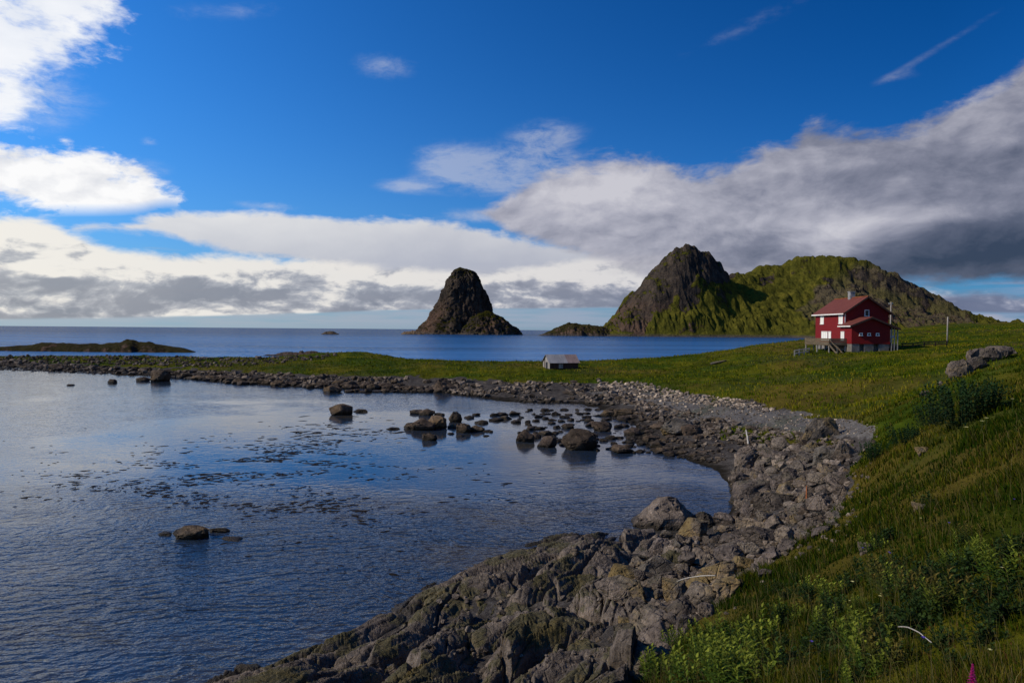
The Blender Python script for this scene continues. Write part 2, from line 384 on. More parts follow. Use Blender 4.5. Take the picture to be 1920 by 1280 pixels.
def hill_mat(name, rocky=0.0, green=1.0, S_=1.0):
    m, g, b = mat(name); P, Nn = geo(g); nx, ny, nz = g.sep(Nn); px, py, pz = g.sep(P)
    n1 = g.noise(P, 0.012 * S_, 8, 0.62); n2 = g.noise(P, 0.07 * S_, 9, 0.7); n3 = g.noise(P, 0.35 * S_, 6, 0.7)
    vs = g.noise(g.xyz(px, py, pz * 0.22), 0.09 * S_, 8, 0.7)
    rock = g.ramp(n2 * 0.3 + n3 * 0.25 + vs * 0.45, [(0.34, (0.012, 0.010, 0.009)), (0.46, (0.034, 0.029, 0.025)), (0.56, (0.080, 0.062, 0.046)), (0.70, (0.20, 0.145, 0.098))])
    grass = g.ramp(n2 * 0.6 + n3 * 0.4, [(0.34, (0.028, 0.033, 0.008)), (0.5, (0.078, 0.082, 0.011)), (0.66, (0.165, 0.150, 0.022))])
    rz = attr(g, 'zone'); rk, br, _ = g.sep(rz)
    f = ((1.0 - nz) * 1.25 + (n1 - 0.5) * 1.3 + (n2 - 0.5) * 1.1 + rk * 0.62 - 0.42 + rocky).smooth(0.22, 0.42)
    rock = g.mix((n1 * 1.1 + n2 * .3).smooth(0.62, 0.82) * (1.0 - (pz + 0.0).smooth(20, 70)) * 0.75, rock, g.mix(n3, (0.045, 0.026, 0.018), (0.20, 0.125, 0.085)))
    grass = g.mix(1.0, grass, (green, green * .93, green), 'MULTIPLY')
    grass = g.mix(br.clamp(), grass, g.mix(n3, (0.045, 0.038, 0.022), (0.15, 0.115, 0.075)))
    c = g.mix(f, grass, rock)
    c = g.mix(1.0 - (pz + n2 * 3).smooth(2.2 / S_, 6.5 / S_), c, g.mix(n3, (0.03, 0.026, 0.022), (0.13, 0.11, 0.095)))
    g.put(b.inputs['Base Color'], c); b.inputs['Roughness'].default_value = 1.0; b.inputs['Specular IOR Level'].default_value = 0.02
    g.put(b.inputs['Normal'], g.bump(n2 * 1.0 + n3 * 0.35 + vs * f * 1.0, 0.9, 7.0 / S_))
    return m
M['hill'] = hill_mat('hill_cover'); M['stack'] = hill_mat('stack_cover', 0.22, .35); M['islet'] = hill_mat('islet_cover', 0.38, .28, S_=5.0)

def water_mat():
    m, g, b = mat('sea_water'); P, Nn = geo(g); px, py, pz = g.sep(P)
    W1 = g.noise(P, 0.045, 4, 0.5); w2 = g.noise(P, 0.6, 3, 0.5)
    sea = (py + px * 0.10 + (W1 - 0.5) * 10).smooth(126, 150)
    # bay ripples: curved, closely spaced
    q = g.xyz(px * 0.55 + W1 * 14.0 + w2 * 0.7, py * 1.0 + W1 * 10.0 + w2 * 0.9, 0.0)
    r1 = g.noise(q, 1.75, 2, 0.4)
    r2 = g.noise(g.xyz(px * 0.7 + py * 0.35, py * 1.3 - px * 0.3, 3.0), 3.6, 3, 0.55)
    r3 = g.noise(P, 9.0, 2, 0.5)
    rid = (r1 * 2.0 - 1.0).f('ABSOLUTE')
    bay_h = rid * -0.075 + r2 * 0.060 + r3 * 0.012
    calmn = g.noise(g.xyz(px * 0.6 + py * 0.2, py * 1.0, 7.0), 0.085, 5, 0.6)
    a_ = (py - 49.0) * (1 / 19.0); b_ = (px + 14.0 + (py - 49.0) * 0.25) * (1 / 18.0)
    cal0 = ((a_ * a_ + b_ * b_) * -1.0).f('EXPONENT')
    calm = (cal0 * 1.15 + (calmn - 0.5) * 2.4 - 0.18).smooth(0.0, 0.5)
    near = py.smooth(16, 50)
    amp = (1.0 - calm * 0.74) * (1.0 - near * 0.25)
    s1 = g.noise(g.xyz(px * 0.45, py * 1.0, 1.0), 0.28, 5, 0.6); s2 = g.noise(P, 1.4, 4, 0.6); s3 = g.noise(g.xyz(px * 0.4, py, 4.0), 0.05, 4, 0.6)
    sea_h = s1 * 1.1 + s2 * 0.26 + s3 * 1.6
    bn = g.bump((bay_h * amp) * (0.36 + (1.0 - py.smooth(16, 42)) * 1.15), 1.0, 1.0)
    def slope(vec, sc, det, amt):
        n = g.new('TexNoise'); g.put(n.inputs['Vector'], vec); n.inputs['Scale'].default_value = sc; n.inputs['Detail'].default_value = det; n.inputs['Roughness'].default_value = 0.6
        a = g.new('VectorMath'); a.operation = 'SUBTRACT'; g.nt.links.new(n.outputs['Color'], a.inputs[0]); a.inputs[1].default_value = (0.5, 0.5, 0.5)
        q = g.new('VectorMath'); q.operation = 'SCALE'; g.nt.links.new(a.outputs[0], q.inputs[0]); g.put(q.inputs['Scale'], amt); return S(g.nt, q.outputs[0])
    patch = g.noise(g.xyz(px * 0.25, py, 4.0), 0.012, 4, 0.6) * 1.3 + 0.2
    sv = slope(g.xyz(px * 0.6, py, 0.0), 1.1, 4, (sea * patch) * 2.6 + (1.0 - sea) * amp * 0.12)
    vv = g.new('VectorMath'); vv.operation = 'MULTIPLY'; g.put(vv.inputs[0], sv); vv.inputs[1].default_value = (1, 1, 0)
    va = g.new('VectorMath'); va.operation = 'ADD'; g.put(va.inputs[0], bn); g.nt.links.new(vv.outputs[0], va.inputs[1])
    vn = g.new('VectorMath'); vn.operation = 'NORMALIZE'; g.nt.links.new(va.outputs[0], vn.inputs[0])
    g.nt.links.new(vn.outputs[0], b.inputs['Normal'])
    weed = (g.noise(g.xyz(px * 0.8, py * 1.3, 2.0), 0.16, 7, 0.62) + (1.0 - (px + 6).smooth(-20, 30)) * 0.0).smooth(0.50, 0.62)
    deep = g.mix(weed * 0.8, (0.016, 0.028, 0.050), (0.046, 0.040, 0.030))
    cc = g.mix(sea, deep, (0.010, 0.040, 0.120))
    g.put(b.inputs['Base Color'], cc)
    b.inputs['IOR'].default_value = 1.333; g.put(b.inputs['Specular IOR Level'], 0.85 - sea * 0.45)
    g.put(b.inputs['Roughness'], sea * 0.06 + 0.04)
    df = g.new('BsdfDiffuse'); far = py.smooth(260, 1100); stk = g.noise(g.xyz(px * 0.12, py, 9.0), 0.05, 6, 0.65).remap(0.35, 0.65, 0.62, 1.35); g.put(df.inputs[0], g.mix(1.0, g.mix(far, (0.042, 0.158, 0.37), (0.012, 0.055, 0.150)), g.xyz(stk, stk, stk), 'MULTIPLY'))
    mx = g.new('MixShader'); g.put(mx.inputs[0], sea * (0.80 - patch * 0.22)); g.nt.links.new(b.outputs[0], mx.inputs[1]); g.nt.links.new(df.outputs[0], mx.inputs[2])
    g.nt.links.new(mx.outputs[0], [n_ for n_ in g.nt.nodes if n_.type == 'OUTPUT_MATERIAL'][0].inputs[0])
    return m
M['water'] = water_mat()

def vleaf_mat(name, rough=0.75, trans=0.25, spec=0.2):
    m, g, b = mat(name); c = attr(g, 'tint'); P, _ = geo(g)
    n = g.noise(P, 3.0, 4, 0.6)
    c = g.mix(1.0, c, g.mix(n, (0.6, 0.6, 0.6), (1.4, 1.4, 1.35)), 'MULTIPLY')
    g.put(b.inputs['Base Color'], c); b.inputs['Roughness'].default_value = rough; b.inputs['Specular IOR Level'].default_value = spec
    t = g.new('BsdfTranslucent'); g.put(t.inputs[0], c); mx = g.new('MixShader'); mx.inputs[0].default_value = trans
    g.nt.links.new(b.outputs[0], mx.inputs[1]); g.nt.links.new(t.outputs[0], mx.inputs[2])
    g.nt.links.new(mx.outputs[0], [n_ for n_ in g.nt.nodes if n_.type == 'OUTPUT_MATERIAL'][0].inputs[0])
    return m
M['grass'] = vleaf_mat('grass_blades', 1.0, .25, 0.0); M['leaf'] = vleaf_mat('plant_leaves', 0.7, 0.3, 0.12)
def plain(name, c1, c2, scale=4.0, rough=0.7, bump=0.2, stretch=None, spec=0.3, metal=0.0):
    m, g, b = mat(name); tcn = g.new('TexCoord'); x, y, z = g.sep(S(g.nt, tcn.outputs['Object']))
    sx = stretch or (1, 1, 1); v = g.xyz(x * sx[0], y * sx[1], z * sx[2])
    n = g.noise(v, scale, 6, 0.65); n2 = g.noise(v, scale * 0.2, 3)
    g.put(b.inputs['Base Color'], g.mix((n * 0.7 + n2 * 0.5 - 0.1).smooth(0.3, 0.7), c1, c2)); b.inputs['Roughness'].default_value = rough
    b.inputs['Specular IOR Level'].default_value = spec; b.inputs['Metallic'].default_value = metal
    g.put(b.inputs['Normal'], g.bump(n, bump, 0.02)); return m
def clad_mat():
    m, g, b = mat('red_boards'); tcn = g.new('TexCoord'); x, y, z = g.sep(S(g.nt, tcn.outputs['Object']))
    saw = (z * (1 / 0.17)).f('FRACT'); n = g.noise(g.xyz(x, y, z * 4), 1.5, 6, 0.6)
    c = g.mix((n * 0.8 + 0.1).clamp(), (0.115, 0.0035, 0.004), (0.20, 0.0065, 0.006))
    c = g.mix(saw.smooth(0.90, 1.0) * 0.5, c, (0.05, 0.003, 0.003))
    g.put(b.inputs['Base Color'], c); b.inputs['Roughness'].default_value = 0.7; b.inputs['Specular IOR Level'].default_value = 0.25
    g.put(b.inputs['Normal'], g.bump(saw * -1.0, 0.6, 0.03)); return m
M['clad'] = clad_mat()
M['roof'] = plain('rust_red_roof', (0.095, 0.022, 0.014), (0.16, 0.042, 0.026), 3.0, 0.75, 0.3, (1, 6, 1))
M['white'] = plain('white_paint', (0.62, 0.60, 0.55), (0.80, 0.78, 0.73), 5, 0.6, 0.1)
M['curtain'] = plain('curtain_cloth', (0.66, 0.66, 0.60), (0.82, 0.82, 0.77), 5, 0.8, 0.2, (1, 14, 0.3))
M['conc'] = plain('foundation_concrete', (0.09, 0.082, 0.072), (0.20, 0.185, 0.165), 2.5, 0.9, 0.4)
M['wood'] = plain('weathered_wood', (0.070, 0.052, 0.028), (0.145, 0.11, 0.068), 3.0, 0.85, 0.4, (1, 1, 6))
M['greywood'] = plain('grey_old_wood', (0.17, 0.155, 0.14), (0.38, 0.35, 0.31), 4.0, 0.85, 0.4, (6, 6, 0.6))
M['darkwood'] = plain('dark_red_brown_boards', (0.030, 0.016, 0.013), (0.075, 0.04, 0.03), 3.0, 0.85, 0.4, (6, 6, 0.5))
M['sheet'] = plain('worn_roof_sheets', (0.20, 0.20, 0.205), (0.34, 0.33, 0.33), 1.6, 0.6, 0.3, (4, 1, 1))
M['rustsheet'] = plain('rusted_roof_sheets', (0.16, 0.11, 0.10), (0.29, 0.22, 0.20), 1.6, 0.7, 0.3, (4, 1, 1))
M['rust'] = plain('rusty_iron', (0.16, 0.045, 0.012), (0.34, 0.11, 0.03), 9, 0.85, 0.5)
M['bone'] = plain('bleached_driftwood', (0.26, 0.24, 0.20), (0.48, 0.45, 0.40), 6, 0.8, 0.5, (8, 8, 1))
M['chim'] = plain('chimney_render', (0.16, 0.16, 0.165), (0.34, 0.34, 0.34), 3, 0.9, 0.3)
M['dark'] = plain('dark_opening', (0.012, 0.012, 0.014), (0.025, 0.025, 0.028), 3, 0.5, 0.0)
def glass_mat():
    m, g, b = mat('window_glass'); b.inputs['Base Color'].default_value = (0.03, 0.035, 0.04, 1); b.inputs['Roughness'].default_value = 0.12
    b.inputs['Specular IOR Level'].default_value = 0.6; return m
M['glass'] = glass_mat()

# ------------------------------------------------------------------ terrain height field
ctrl = []
def cW(x, y, z): ctrl.append((x, y, z))
def cZ(px, py, z): x, y = onz(px, py, z); ctrl.append((float(x), float(y), z))
def cB(px, py, z): x, y = onz(px, py, 0.0); ctrl.append((float(x), float(y), z))
def cD(px, py, d): x, y, z = atd(px, py, d); ctrl.append((float(x), float(y), float(z)))
def cP(px, d, z): x, y, _ = atd(px, 620, d); ctrl.append((float(x), float(y), z))
for a in ((100, 1200, -1.5), (300, 1050, -1.5), (500, 1000, -1.5), (700, 1000, -1.4), (900, 980, -1.2), (1150, 950, -1), (1250, 905, -.8), (300, 850, -1.2), (700, 870, -1.1),
          (1000, 870, -.8), (1200, 865, -.4), (200, 740, -.8), (500, 752, -.8), (760, 770, -.6), (900, 775, -.45), (500, 1120, -1.5), (650, 1100, -1.2), (200, 1270, -1.6), (540, 1180, -1.0),
          (0, 900, -1.6), (-300, 800, -2), (-300, 1100, -2), (820, 1040, -1.1), (640, 1165, -.5), (1050, 800, -.30), (970, 800, -.40), (1110, 805, -.22), (1170, 835, -.15), (1100, 842, -.4), (1190, 800, -.10), (1130, 778, -.12), (1220, 846, -.08), (1080, 762, -.10), (1000, 762, -.14), (930, 760, -.2), (1330, 925, -.6), (1290, 975, -.6), (1180, 980, -.6), (600, 900, -1.2), (1000, 940, -1.1)): cB(*a)
for a in ((400, 1278), (560, 1243), (680, 1192), (790, 1130), (870, 1090), (930, 1050), (1000, 1022), (1080, 1012), (1200, 1008), (1330, 993), (1378, 960), (1362, 900), (1350, 880), (1290, 862), (1262, 856),
          (1120, 756), (1000, 755), (900, 743), (840, 736), (700, 726), (560, 722), (450, 715), (380, 709), (310, 703), (200, 695), (100, 689), (0, 684), (-200, 680)): cZ(*a, 0.0)
for a in ((1252, 815, .25), (1250, 795, .4), (1215, 772, .45), (0, 678, .4), (100, 682, .5), (200, 687, .55), (300, 694, .6), (400, 698, .7), (560, 708, .8), (700, 712, .9), (840, 718, .9), (950, 726, .9), (1050, 740, .5), (1100, 738, .7), (1200, 748, .6),
          (1300, 830, .4), (1250, 815, .35), (1400, 830, .6), (1380, 860, .4), (1450, 880, 1.0), (1450, 950, 1.4), (1400, 1000, 1.3), (1500, 850, 1.5), (1500, 900, 1.7), (1500, 980, 2.1),
          (1215, 1280, 3.6), (1280, 1180, 3.2), (1400, 1080, 2.8), (1560, 980, 2.6), (1585, 900, 2.5), (1610, 840, 2.4),
          (900, 1120, .8), (1100, 1080, 1.1), (1250, 1040, 1.2), (1000, 1200, 1.5), (1200, 1150, 2.3), (800, 1250, .9), (650, 1290, .6), (1100, 1290, 2.8), (900, 1310, 1.8), (980, 1060, .45)): cZ(*a)
for a in ((0, 668, 150), (150, 668, 155), (300, 667, 160), (450, 671, 150), (560, 669, 155), (640, 657, 165), (700, 660, 165), (760, 673, 145), (880, 677, 140), (1000, 678, 135), (1100, 677, 135), (1200, 674, 140), (1300, 665, 145), (1360, 656, 150), (1420, 646, 155), (1480, 641, 160),
          (1050, 689, 108), (1150, 700, 100), (1250, 700, 95), (1300, 690, 105), (1400, 690, 95), (1400, 720, 75), (1300, 725, 75), (1200, 725, 82), (1300, 748, 66), (1400, 765, 57), (1300, 775, 59), (1400, 792, 51), (1500, 802, 45), (1600, 790, 42), (1500, 760, 55), (1600, 750, 55), (1600, 700, 72), (1500, 700, 80), (1500, 670, 95), (1700, 700, 62), (1700, 660, 92),
          (1600, 658, 96), (1560, 656, 102), (1650, 657, 96), (1530, 653, 110), (1640, 652, 108), (1720, 649, 104), (1800, 643, 112), (1900, 643, 105), (1700, 622, 150), (1800, 620, 150), (1700, 612, 175), (1800, 610, 180), (1850, 612, 185), (1900, 622, 190), (1970, 630, 190),
          (1920, 1280, 3.9), (1600, 1280, 5.3), (1400, 1280, 6.6), (1300, 1280, 7.5), (1750, 1100, 6.5), (1500, 1150, 8.6), (1600, 1020, 12), (1700, 1000, 10), (1920, 900, 8.5), (1800, 900, 11.5), (1700, 900, 15), (1650, 870, 19), (1700, 810, 24), (1800, 770, 20), (1900, 780, 14), (1640, 800, 33), (1740, 745, 33), (1800, 712, 36), (1860, 692, 36), (1925, 668, 36), (1910, 662, 60), (1750, 690, 62)): cD(*a)
for a in ((0, 195), (150, 195), (300, 195), (450, 183), (560, 185), (640, 205), (700, 205), (760, 175), (880, 165), (1000, 160), (1100, 160), (1200, 168), (1300, 178), (1360, 192), (1420, 210), (1500, 235), (1600, 262)): cP(*a, -1.5)
for a in ((1700, 300, -2), (1850, 330, -2), (1970, 330, -2), (0, 260, -4), (600, 300, -5), (1100, 300, -5), (1500, 320, -5)): cP(*a)
for a in ((0, 0, 6.4), (3, 0, 6.8), (0, -5, 6.8), (8, 3, 7.1), (-2, 1, 5.6), (-5, 3, 4.2), (-8, 4, 2.5), (-12, 6, .3), (-16, 8, -1), (-5, 10, 1.5), (-9, 12, -.2), (-20, 0, -1.5), (-12, -6, 2), (-30, -20, -1.5), (10, -30, 10), (40, -20, 13),
          (40, 10, 10), (30, 20, 8), (60, 30, 11), (-10, -40, 8), (-60, -60, -2), (100, 60, 9), (150, 60, 12), (200, -100, 24), (200, 150, 12), (-200, 0, -5), (-100, 50, -3), (-150, 100, -3), (250, 200, 8), (0, 500, -9), (500, 500, -9), (-500, 300, -9), (400, 0, 20), (0, -300, 20), (-300, -300, -9)): cW(*a)
C = np.array(ctrl)
def lp(x, y):
    r = np.hypot(x, y) + 2.0; return np.stack([np.arctan2(x, y), np.log(r)], -1)
def rbf_fit(Q, z, lam=1e-4):
    D = np.linalg.norm(Q[:, None] - Q[None], axis=-1); n = len(Q)
    A = np.zeros((n + 3, n + 3)); A[:n, :n] = -D + lam * np.eye(n); A[:n, n] = 1; A[:n, n + 1:] = Q; A[n, :n] = 1; A[n + 1:, :n] = Q.T
    return np.linalg.solve(A, np.concatenate([z, np.zeros(3)]))
def rbf_eval(Q, w, X):
    out = np.empty(len(X))
    for i in range(0, len(X), 20000):
        x = X[i:i + 20000]; D = np.sqrt(((x[:, None] - Q[None]) ** 2).sum(-1) + 4e-4)
        out[i:i + 20000] = -D @ w[:len(Q)] + w[len(Q)] + x @ w[len(Q) + 1:]
    return out
CQ = lp(C[:, 0], C[:, 1]); CWt = rbf_fit(CQ, C[:, 2])
def base_h(x, y):
    sh = x.shape; return rbf_eval(CQ, CWt, lp(x.ravel(), y.ravel())).reshape(sh)

# zones are worked out once and then belong to the ground
G1x = [-600, 0, 100, 200, 300, 400, 560, 700, 840, 950, 1050, 1150, 1250, 1350, 1450, 1550, 1640, 1700]
G1y = [660, 676, 680, 687, 692, 695, 702, 707, 710, 719, 719, 719, 736, 748, 766, 782, 796, 800]
EYy = [780, 792, 800, 840, 900, 980, 1080, 1180, 1280, 1500, 2200]
EYx = [1500, 1640, 1640, 1622, 1590, 1562, 1400, 1282, 1212, 1000, 300]
def inpoly(px, py, poly):
    r = np.zeros(np.shape(px), bool); n = len(poly)
    for i in range(n):
        x0, y0 = poly[i]; x1, y1 = poly[(i + 1) % n]
        c = ((y0 > py) != (y1 > py)) & (px < (x1 - x0) * (py - y0) / ((y1 - y0) or 1e-9) + x0); r ^= c
    return r
STRIP = [(1345, 800), (1400, 803), (1480, 812), (1540, 818), (1600, 828), (1600, 842), (1520, 842), (1430, 836), (1350, 824)]
BEACH = [(1090, 722), (1180, 716), (1260, 736), (1360, 748), (1450, 764), (1560, 784), (1650, 795), (1640, 815), (1540, 820), (1400, 803), (1330, 800), (1270, 780), (1200, 762), (1120, 752)]
def zones(x, y, zb):
    px, py = topix(x, y, zb); behind = y < 1.0
    d = np.hypot(x, y); jit = fbm(x / 3.0, y / 3.0, 1.3, 3) * 10 + fbm(x * .9, y * .9, 5.1, 2) * 6
    gN = sm(np.interp(px, G1x, G1y) + jit * 0.5 - py, -3, 5) * (px < 1645)
    gS = sm(px - np.interp(py, EYy, EYx) + jit * 1.6, -12, 12) * (py > 780)
    gR = (px >= 1640) * (py <= 800)
    gr = np.maximum(np.maximum(gN, gS), gR)
    gr = np.maximum(gr, inpoly(px, py + jit * .4, STRIP) * 0.9)
    gr = np.where(behind, 1.0, gr); gr = gr * sm(zb, 0.15, 0.45)
    pb = inpoly(px + jit, py + jit * 0.4, BEACH) * 1.0
    return gr, np.where(behind, 0, pb)
def slope_noise(x, y):
    d = np.hypot(x, y); k = np.clip(d / 60, .25, 1)
    return fbm(x / 7, y / 7, 0.2, 3) * .30 * k + fbm(x / 1.6, y / 1.6, 4.2, 4) * .15 * np.clip(d / 18, .35, 1)
def ground_h(x, y):
    zb = base_h(x, y); k = sm(zb, -.2, 0.9)
    return zb + slope_noise(x, y) * (0.25 + 0.75 * k)

az = np.concatenate([np.linspace(-R(180), -R(44), 60, endpoint=False), np.linspace(-R(44), R(44), 720, endpoint=False), np.linspace(R(44), R(180), 60, endpoint=False)])
rr = np.concatenate([[0.02], np.geomspace(1.0, 420, 620)])
AZ, RR = np.meshgrid(az, rr); GX, GY = np.sin(AZ) * RR, np.cos(AZ) * RR
ZB = base_h(GX, GY); GZ = ground_h(GX, GY)
GZ = np.where(RR > 380, np.minimum(GZ, GZ), GZ)
zg, zp = zones(GX, GY, ZB)
V = np.stack([GX, GY, GZ], -1).reshape(-1, 3)
o = npmesh('ground', V, gridfaces(len(rr), len(az), True)[:, ::-1], M['ground'], True, {'zone': np.stack([zg.ravel(), zp.ravel(), zp.ravel() * 0], -1)})
tag(o, 'green coastal meadow, pebble beach and grassy slope round the bay', 'ground', kind='structure')
def _look(grid, x, y):
    a = np.arctan2(x, y); r = np.hypot(x, y)
    fi = np.interp(r, rr, np.arange(len(rr))); fj = np.interp(a, az, np.arange(len(az)))
    i = np.clip(fi.astype(int), 0, len(rr) - 2); j = np.clip(fj.astype(int), 0, len(az) - 2); u = fi - i; v = fj - j
    return grid[i, j] * (1 - u) * (1 - v) + grid[i + 1, j] * u * (1 - v) + grid[i, j + 1] * (1 - u) * v + grid[i + 1, j + 1] * u * v
def gz(x, y): return _look(GZ, np.asarray(x, float), np.asarray(y, float))
def hit(px, py, zmin=None):
    """first ground (or water, z=zmin) point along a sight line"""
    d = ray(px, py); shp = d.shape[:-1]; d = d.reshape(-1, 3)
    t = np.geomspace(1.5, 420, 900); X = d[:, None, 0] * t; Y = d[:, None, 1] * t; Z = CAMZ + d[:, None, 2] * t
    gr = _look(GZ, X, Y)
    if zmin is not None: gr = np.maximum(gr, zmin)
    below = Z <= gr; k = np.argmax(below, 1); ok = below.any(1)
    ii = np.arange(len(d)); return X[ii, k].reshape(shp), Y[ii, k].reshape(shp), gr[ii, k].reshape(shp), ok.reshape(shp)

# ------------------------------------------------------------------ water
nw = 48; ang = np.linspace(-math.pi, math.pi, nw, endpoint=False); rad = np.array([0.5, 40, 150, 600, 3000, 12000, 40000])
aa, rw = np.meshgrid(ang, rad)
o = npmesh('water', np.stack([np.sin(aa) * rw, np.cos(aa) * rw, 0 * aa], -1).reshape(-1, 3), gridfaces(len(rad), nw, True)[:, ::-1], M['water'])
tag(o, 'blue sea and the sheltered rippled bay in front of it', 'water', kind='structure')

# ------------------------------------------------------------------ headland hill
def headland():
    pts = []
    def a(px, py, d): x, y, z = atd(px, py, d); pts.append((math.atan2(x, y) * 1000, math.hypot(x, y), float(z)))
    def b(px, d, z): x, y, _ = atd(px, 620, d); pts.append((math.atan2(x, y) * 1000, math.hypot(x, y), z))
    ridge = [(1130, 614, 990), (1150, 601, 1000), (1180, 575, 1010), (1205, 541, 1020), (1225, 511, 1025), (1245, 485, 1030), (1268, 459, 1040), (1290, 451, 1045), (1305, 463, 1045), (1325, 474, 1045), (1345, 486, 1045), (1368, 510, 1060), (1385, 509, 1110), (1405, 510, 1130), (1438, 499, 1150), (1475, 494, 1150), (1500, 482, 1150),
             (1520, 481, 1150), (1560, 480, 1150), (1600, 483, 1150), (1650, 505, 1150), (1700, 530, 1140), (1750, 551, 1130), (1800, 585, 1120), (1830, 600, 1110), (1870, 601, 1100), (1900, 616, 1090), (1950, 630, 1080)]
    for p in ridge: a(*p)
    for px, py, d in ((1160, 622, 960), (1185, 600, 965), (1205, 580, 975), (1230, 555, 985), (1250, 545, 990), (1270, 520, 1000), (1290, 500, 1010), (1320, 520, 1010), (1345, 540, 1010), (1250, 593, 965), (1230, 612, 952),
                      (1295, 541, 995), (1312, 556, 990), (1298, 583, 966), (1272, 585, 966), (1330, 574, 985), (1300, 604, 952), (1265, 604, 952), (1370, 545, 1060), (1400, 560, 1060), (1430, 562, 1050), (1445, 545, 1075), (1450, 525, 1110), (1370, 580, 1000), (1340, 600, 965),
                      (1440, 590, 990), (1400, 605, 965), (1490, 570, 1040), (1480, 530, 1110), (1530, 520, 1100), (1550, 560, 1040), (1600, 530, 1090), (1600, 580, 1000), (1650, 560, 1050), (1700, 570, 1050), (1750, 590, 1040), (1500, 610, 950), (1600, 610, 940), (1700, 612, 940), (1800, 616, 950)): a(px, py, d)
    for px in range(1135, 1520, 35): b(px, 938, 0.5); b(px, 905, -6)
    for px in range(1520, 1990, 60): b(px, 880, 2); b(px, 780, -6)
    for px in range(1100, 2000, 50): b(px, 1420, -4)
    b(2000, 1050, -4)
    for d in range(900, 1500, 60): b(1085, d, -12); b(1112, d, -6)
    for px in range(1180, 1500, 60): b(px, 1180 if px < 1350 else 1300, 40)
    for px in range(1500, 1850, 60): b(px, 1280, 60 - max(0, px - 1650) * .2)
    P = np.array(pts); Q = P[:, :2] / 100; w = rbf_fit(Q, P[:, 2], 1e-3)
    azs = np.linspace(math.atan2(*atd(1095, 620, 1)[:2]), math.atan2(*atd(2010, 620, 1)[:2]), 900); rs = np.concatenate([np.linspace(880, 1200, 250), np.linspace(1206, 1500, 40)])
    a_, r_ = np.meshgrid(azs, rs); z = rbf_eval(Q, w, np.stack([a_.ravel() * 10, r_.ravel() / 100], -1)).reshape(a_.shape)
    x, y = np.sin(a_) * r_, np.cos(a_) * r_
    px, py = topix(x, y, z)
    jx = fbm(x / 30, y / 30, 6.1, 4) * 9; jy = fbm(x / 30, y / 30, 8.1, 4) * 7
    def soft(*polys):
        m = np.zeros(px.shape)
        for p, v in polys: m = np.maximum(m, inpoly(px + jx, py + jy, p) * v)
        for _ in range(5): m[1:-1, 1:-1] = (m[1:-1, 1:-1] + m[:-2, 1:-1] + m[2:, 1:-1] + m[1:-1, :-2] + m[1:-1, 2:]) / 5
        return m
    cliff = soft(([(1120, 640), (1160, 592), (1195, 535), (1235, 480), (1285, 440), (1330, 465), (1385, 520), (1345, 528), (1312, 522), (1282, 538), (1256, 562), (1228, 592), (1205, 640)], 1.0),
                 ([(1266, 585), (1274, 556), (1292, 536), (1312, 546), (1314, 572), (1290, 586)], .95), ([(1492, 505), (1498, 478), (1545, 478), (1548, 500), (1520, 515)], .8), ([(1425, 530), (1430, 505), (1452, 498), (1450, 530)], .7),
                 ([(1540, 520), (1560, 512), (1570, 530), (1552, 538)], .8))
    right = sm(px, 1480, 1600) * (1 - sm(px, 1840, 1900))
    gul = np.abs(fbm(x / 26, y / 60, 2.2, 4)); n = fbm(x / 55, y / 55, 0.3, 5, .55); crag = np.abs(fbm(x / 40, y / 40, 3.3, 3, .5)) * (1 - cliff)
    k = sm(z, 0, 25)
    z2 = z + k * (n * 4.5 + crag * 10 - 2.2 - gul * (3 + 5 * cliff) + 1.0 + 2.0 * cliff + fbm(x / 11, y / 14, 7.7, 4, .55) * (1.4 + 1.2 * cliff + 1.6 * right)) 
    lower = sm(z, 3, 10) * (1 - sm(z, 24, 45)); z2 += lower * np.abs(fbm(x / 12, y / 30, 5.5, 4)) * 6 - lower * 1.5
    scree = soft(([(1490, 585), (1530, 545), (1590, 512), (1640, 496), (1720, 525), (1800, 580), (1840, 612), (1560, 612)], 1.0)); patchy = sm(fbm(x / 45, y / 45, 3.9, 4), -.25, .35); scree *= .55 + .45 * patchy
    zone = np.stack([np.clip(cliff * (.72 + .35 * fbm(x / 40, y / 40, 9.9, 3)) + scree * .6 + right * .05, 0, 1).ravel(), np.clip(scree * .9, 0, 1).ravel(), 0 * px.ravel()], -1)
    o = npmesh('hill', np.stack([x, y, z2], -1).reshape(-1, 3), gridfaces(len(rs), len(azs))[:, ::-1], M['hill'], True, {'zone': zone})
    tag(o, 'green headland hill with a steep rocky peak and broad rounded shoulder across the sound', 'hill', kind='structure')
headland()

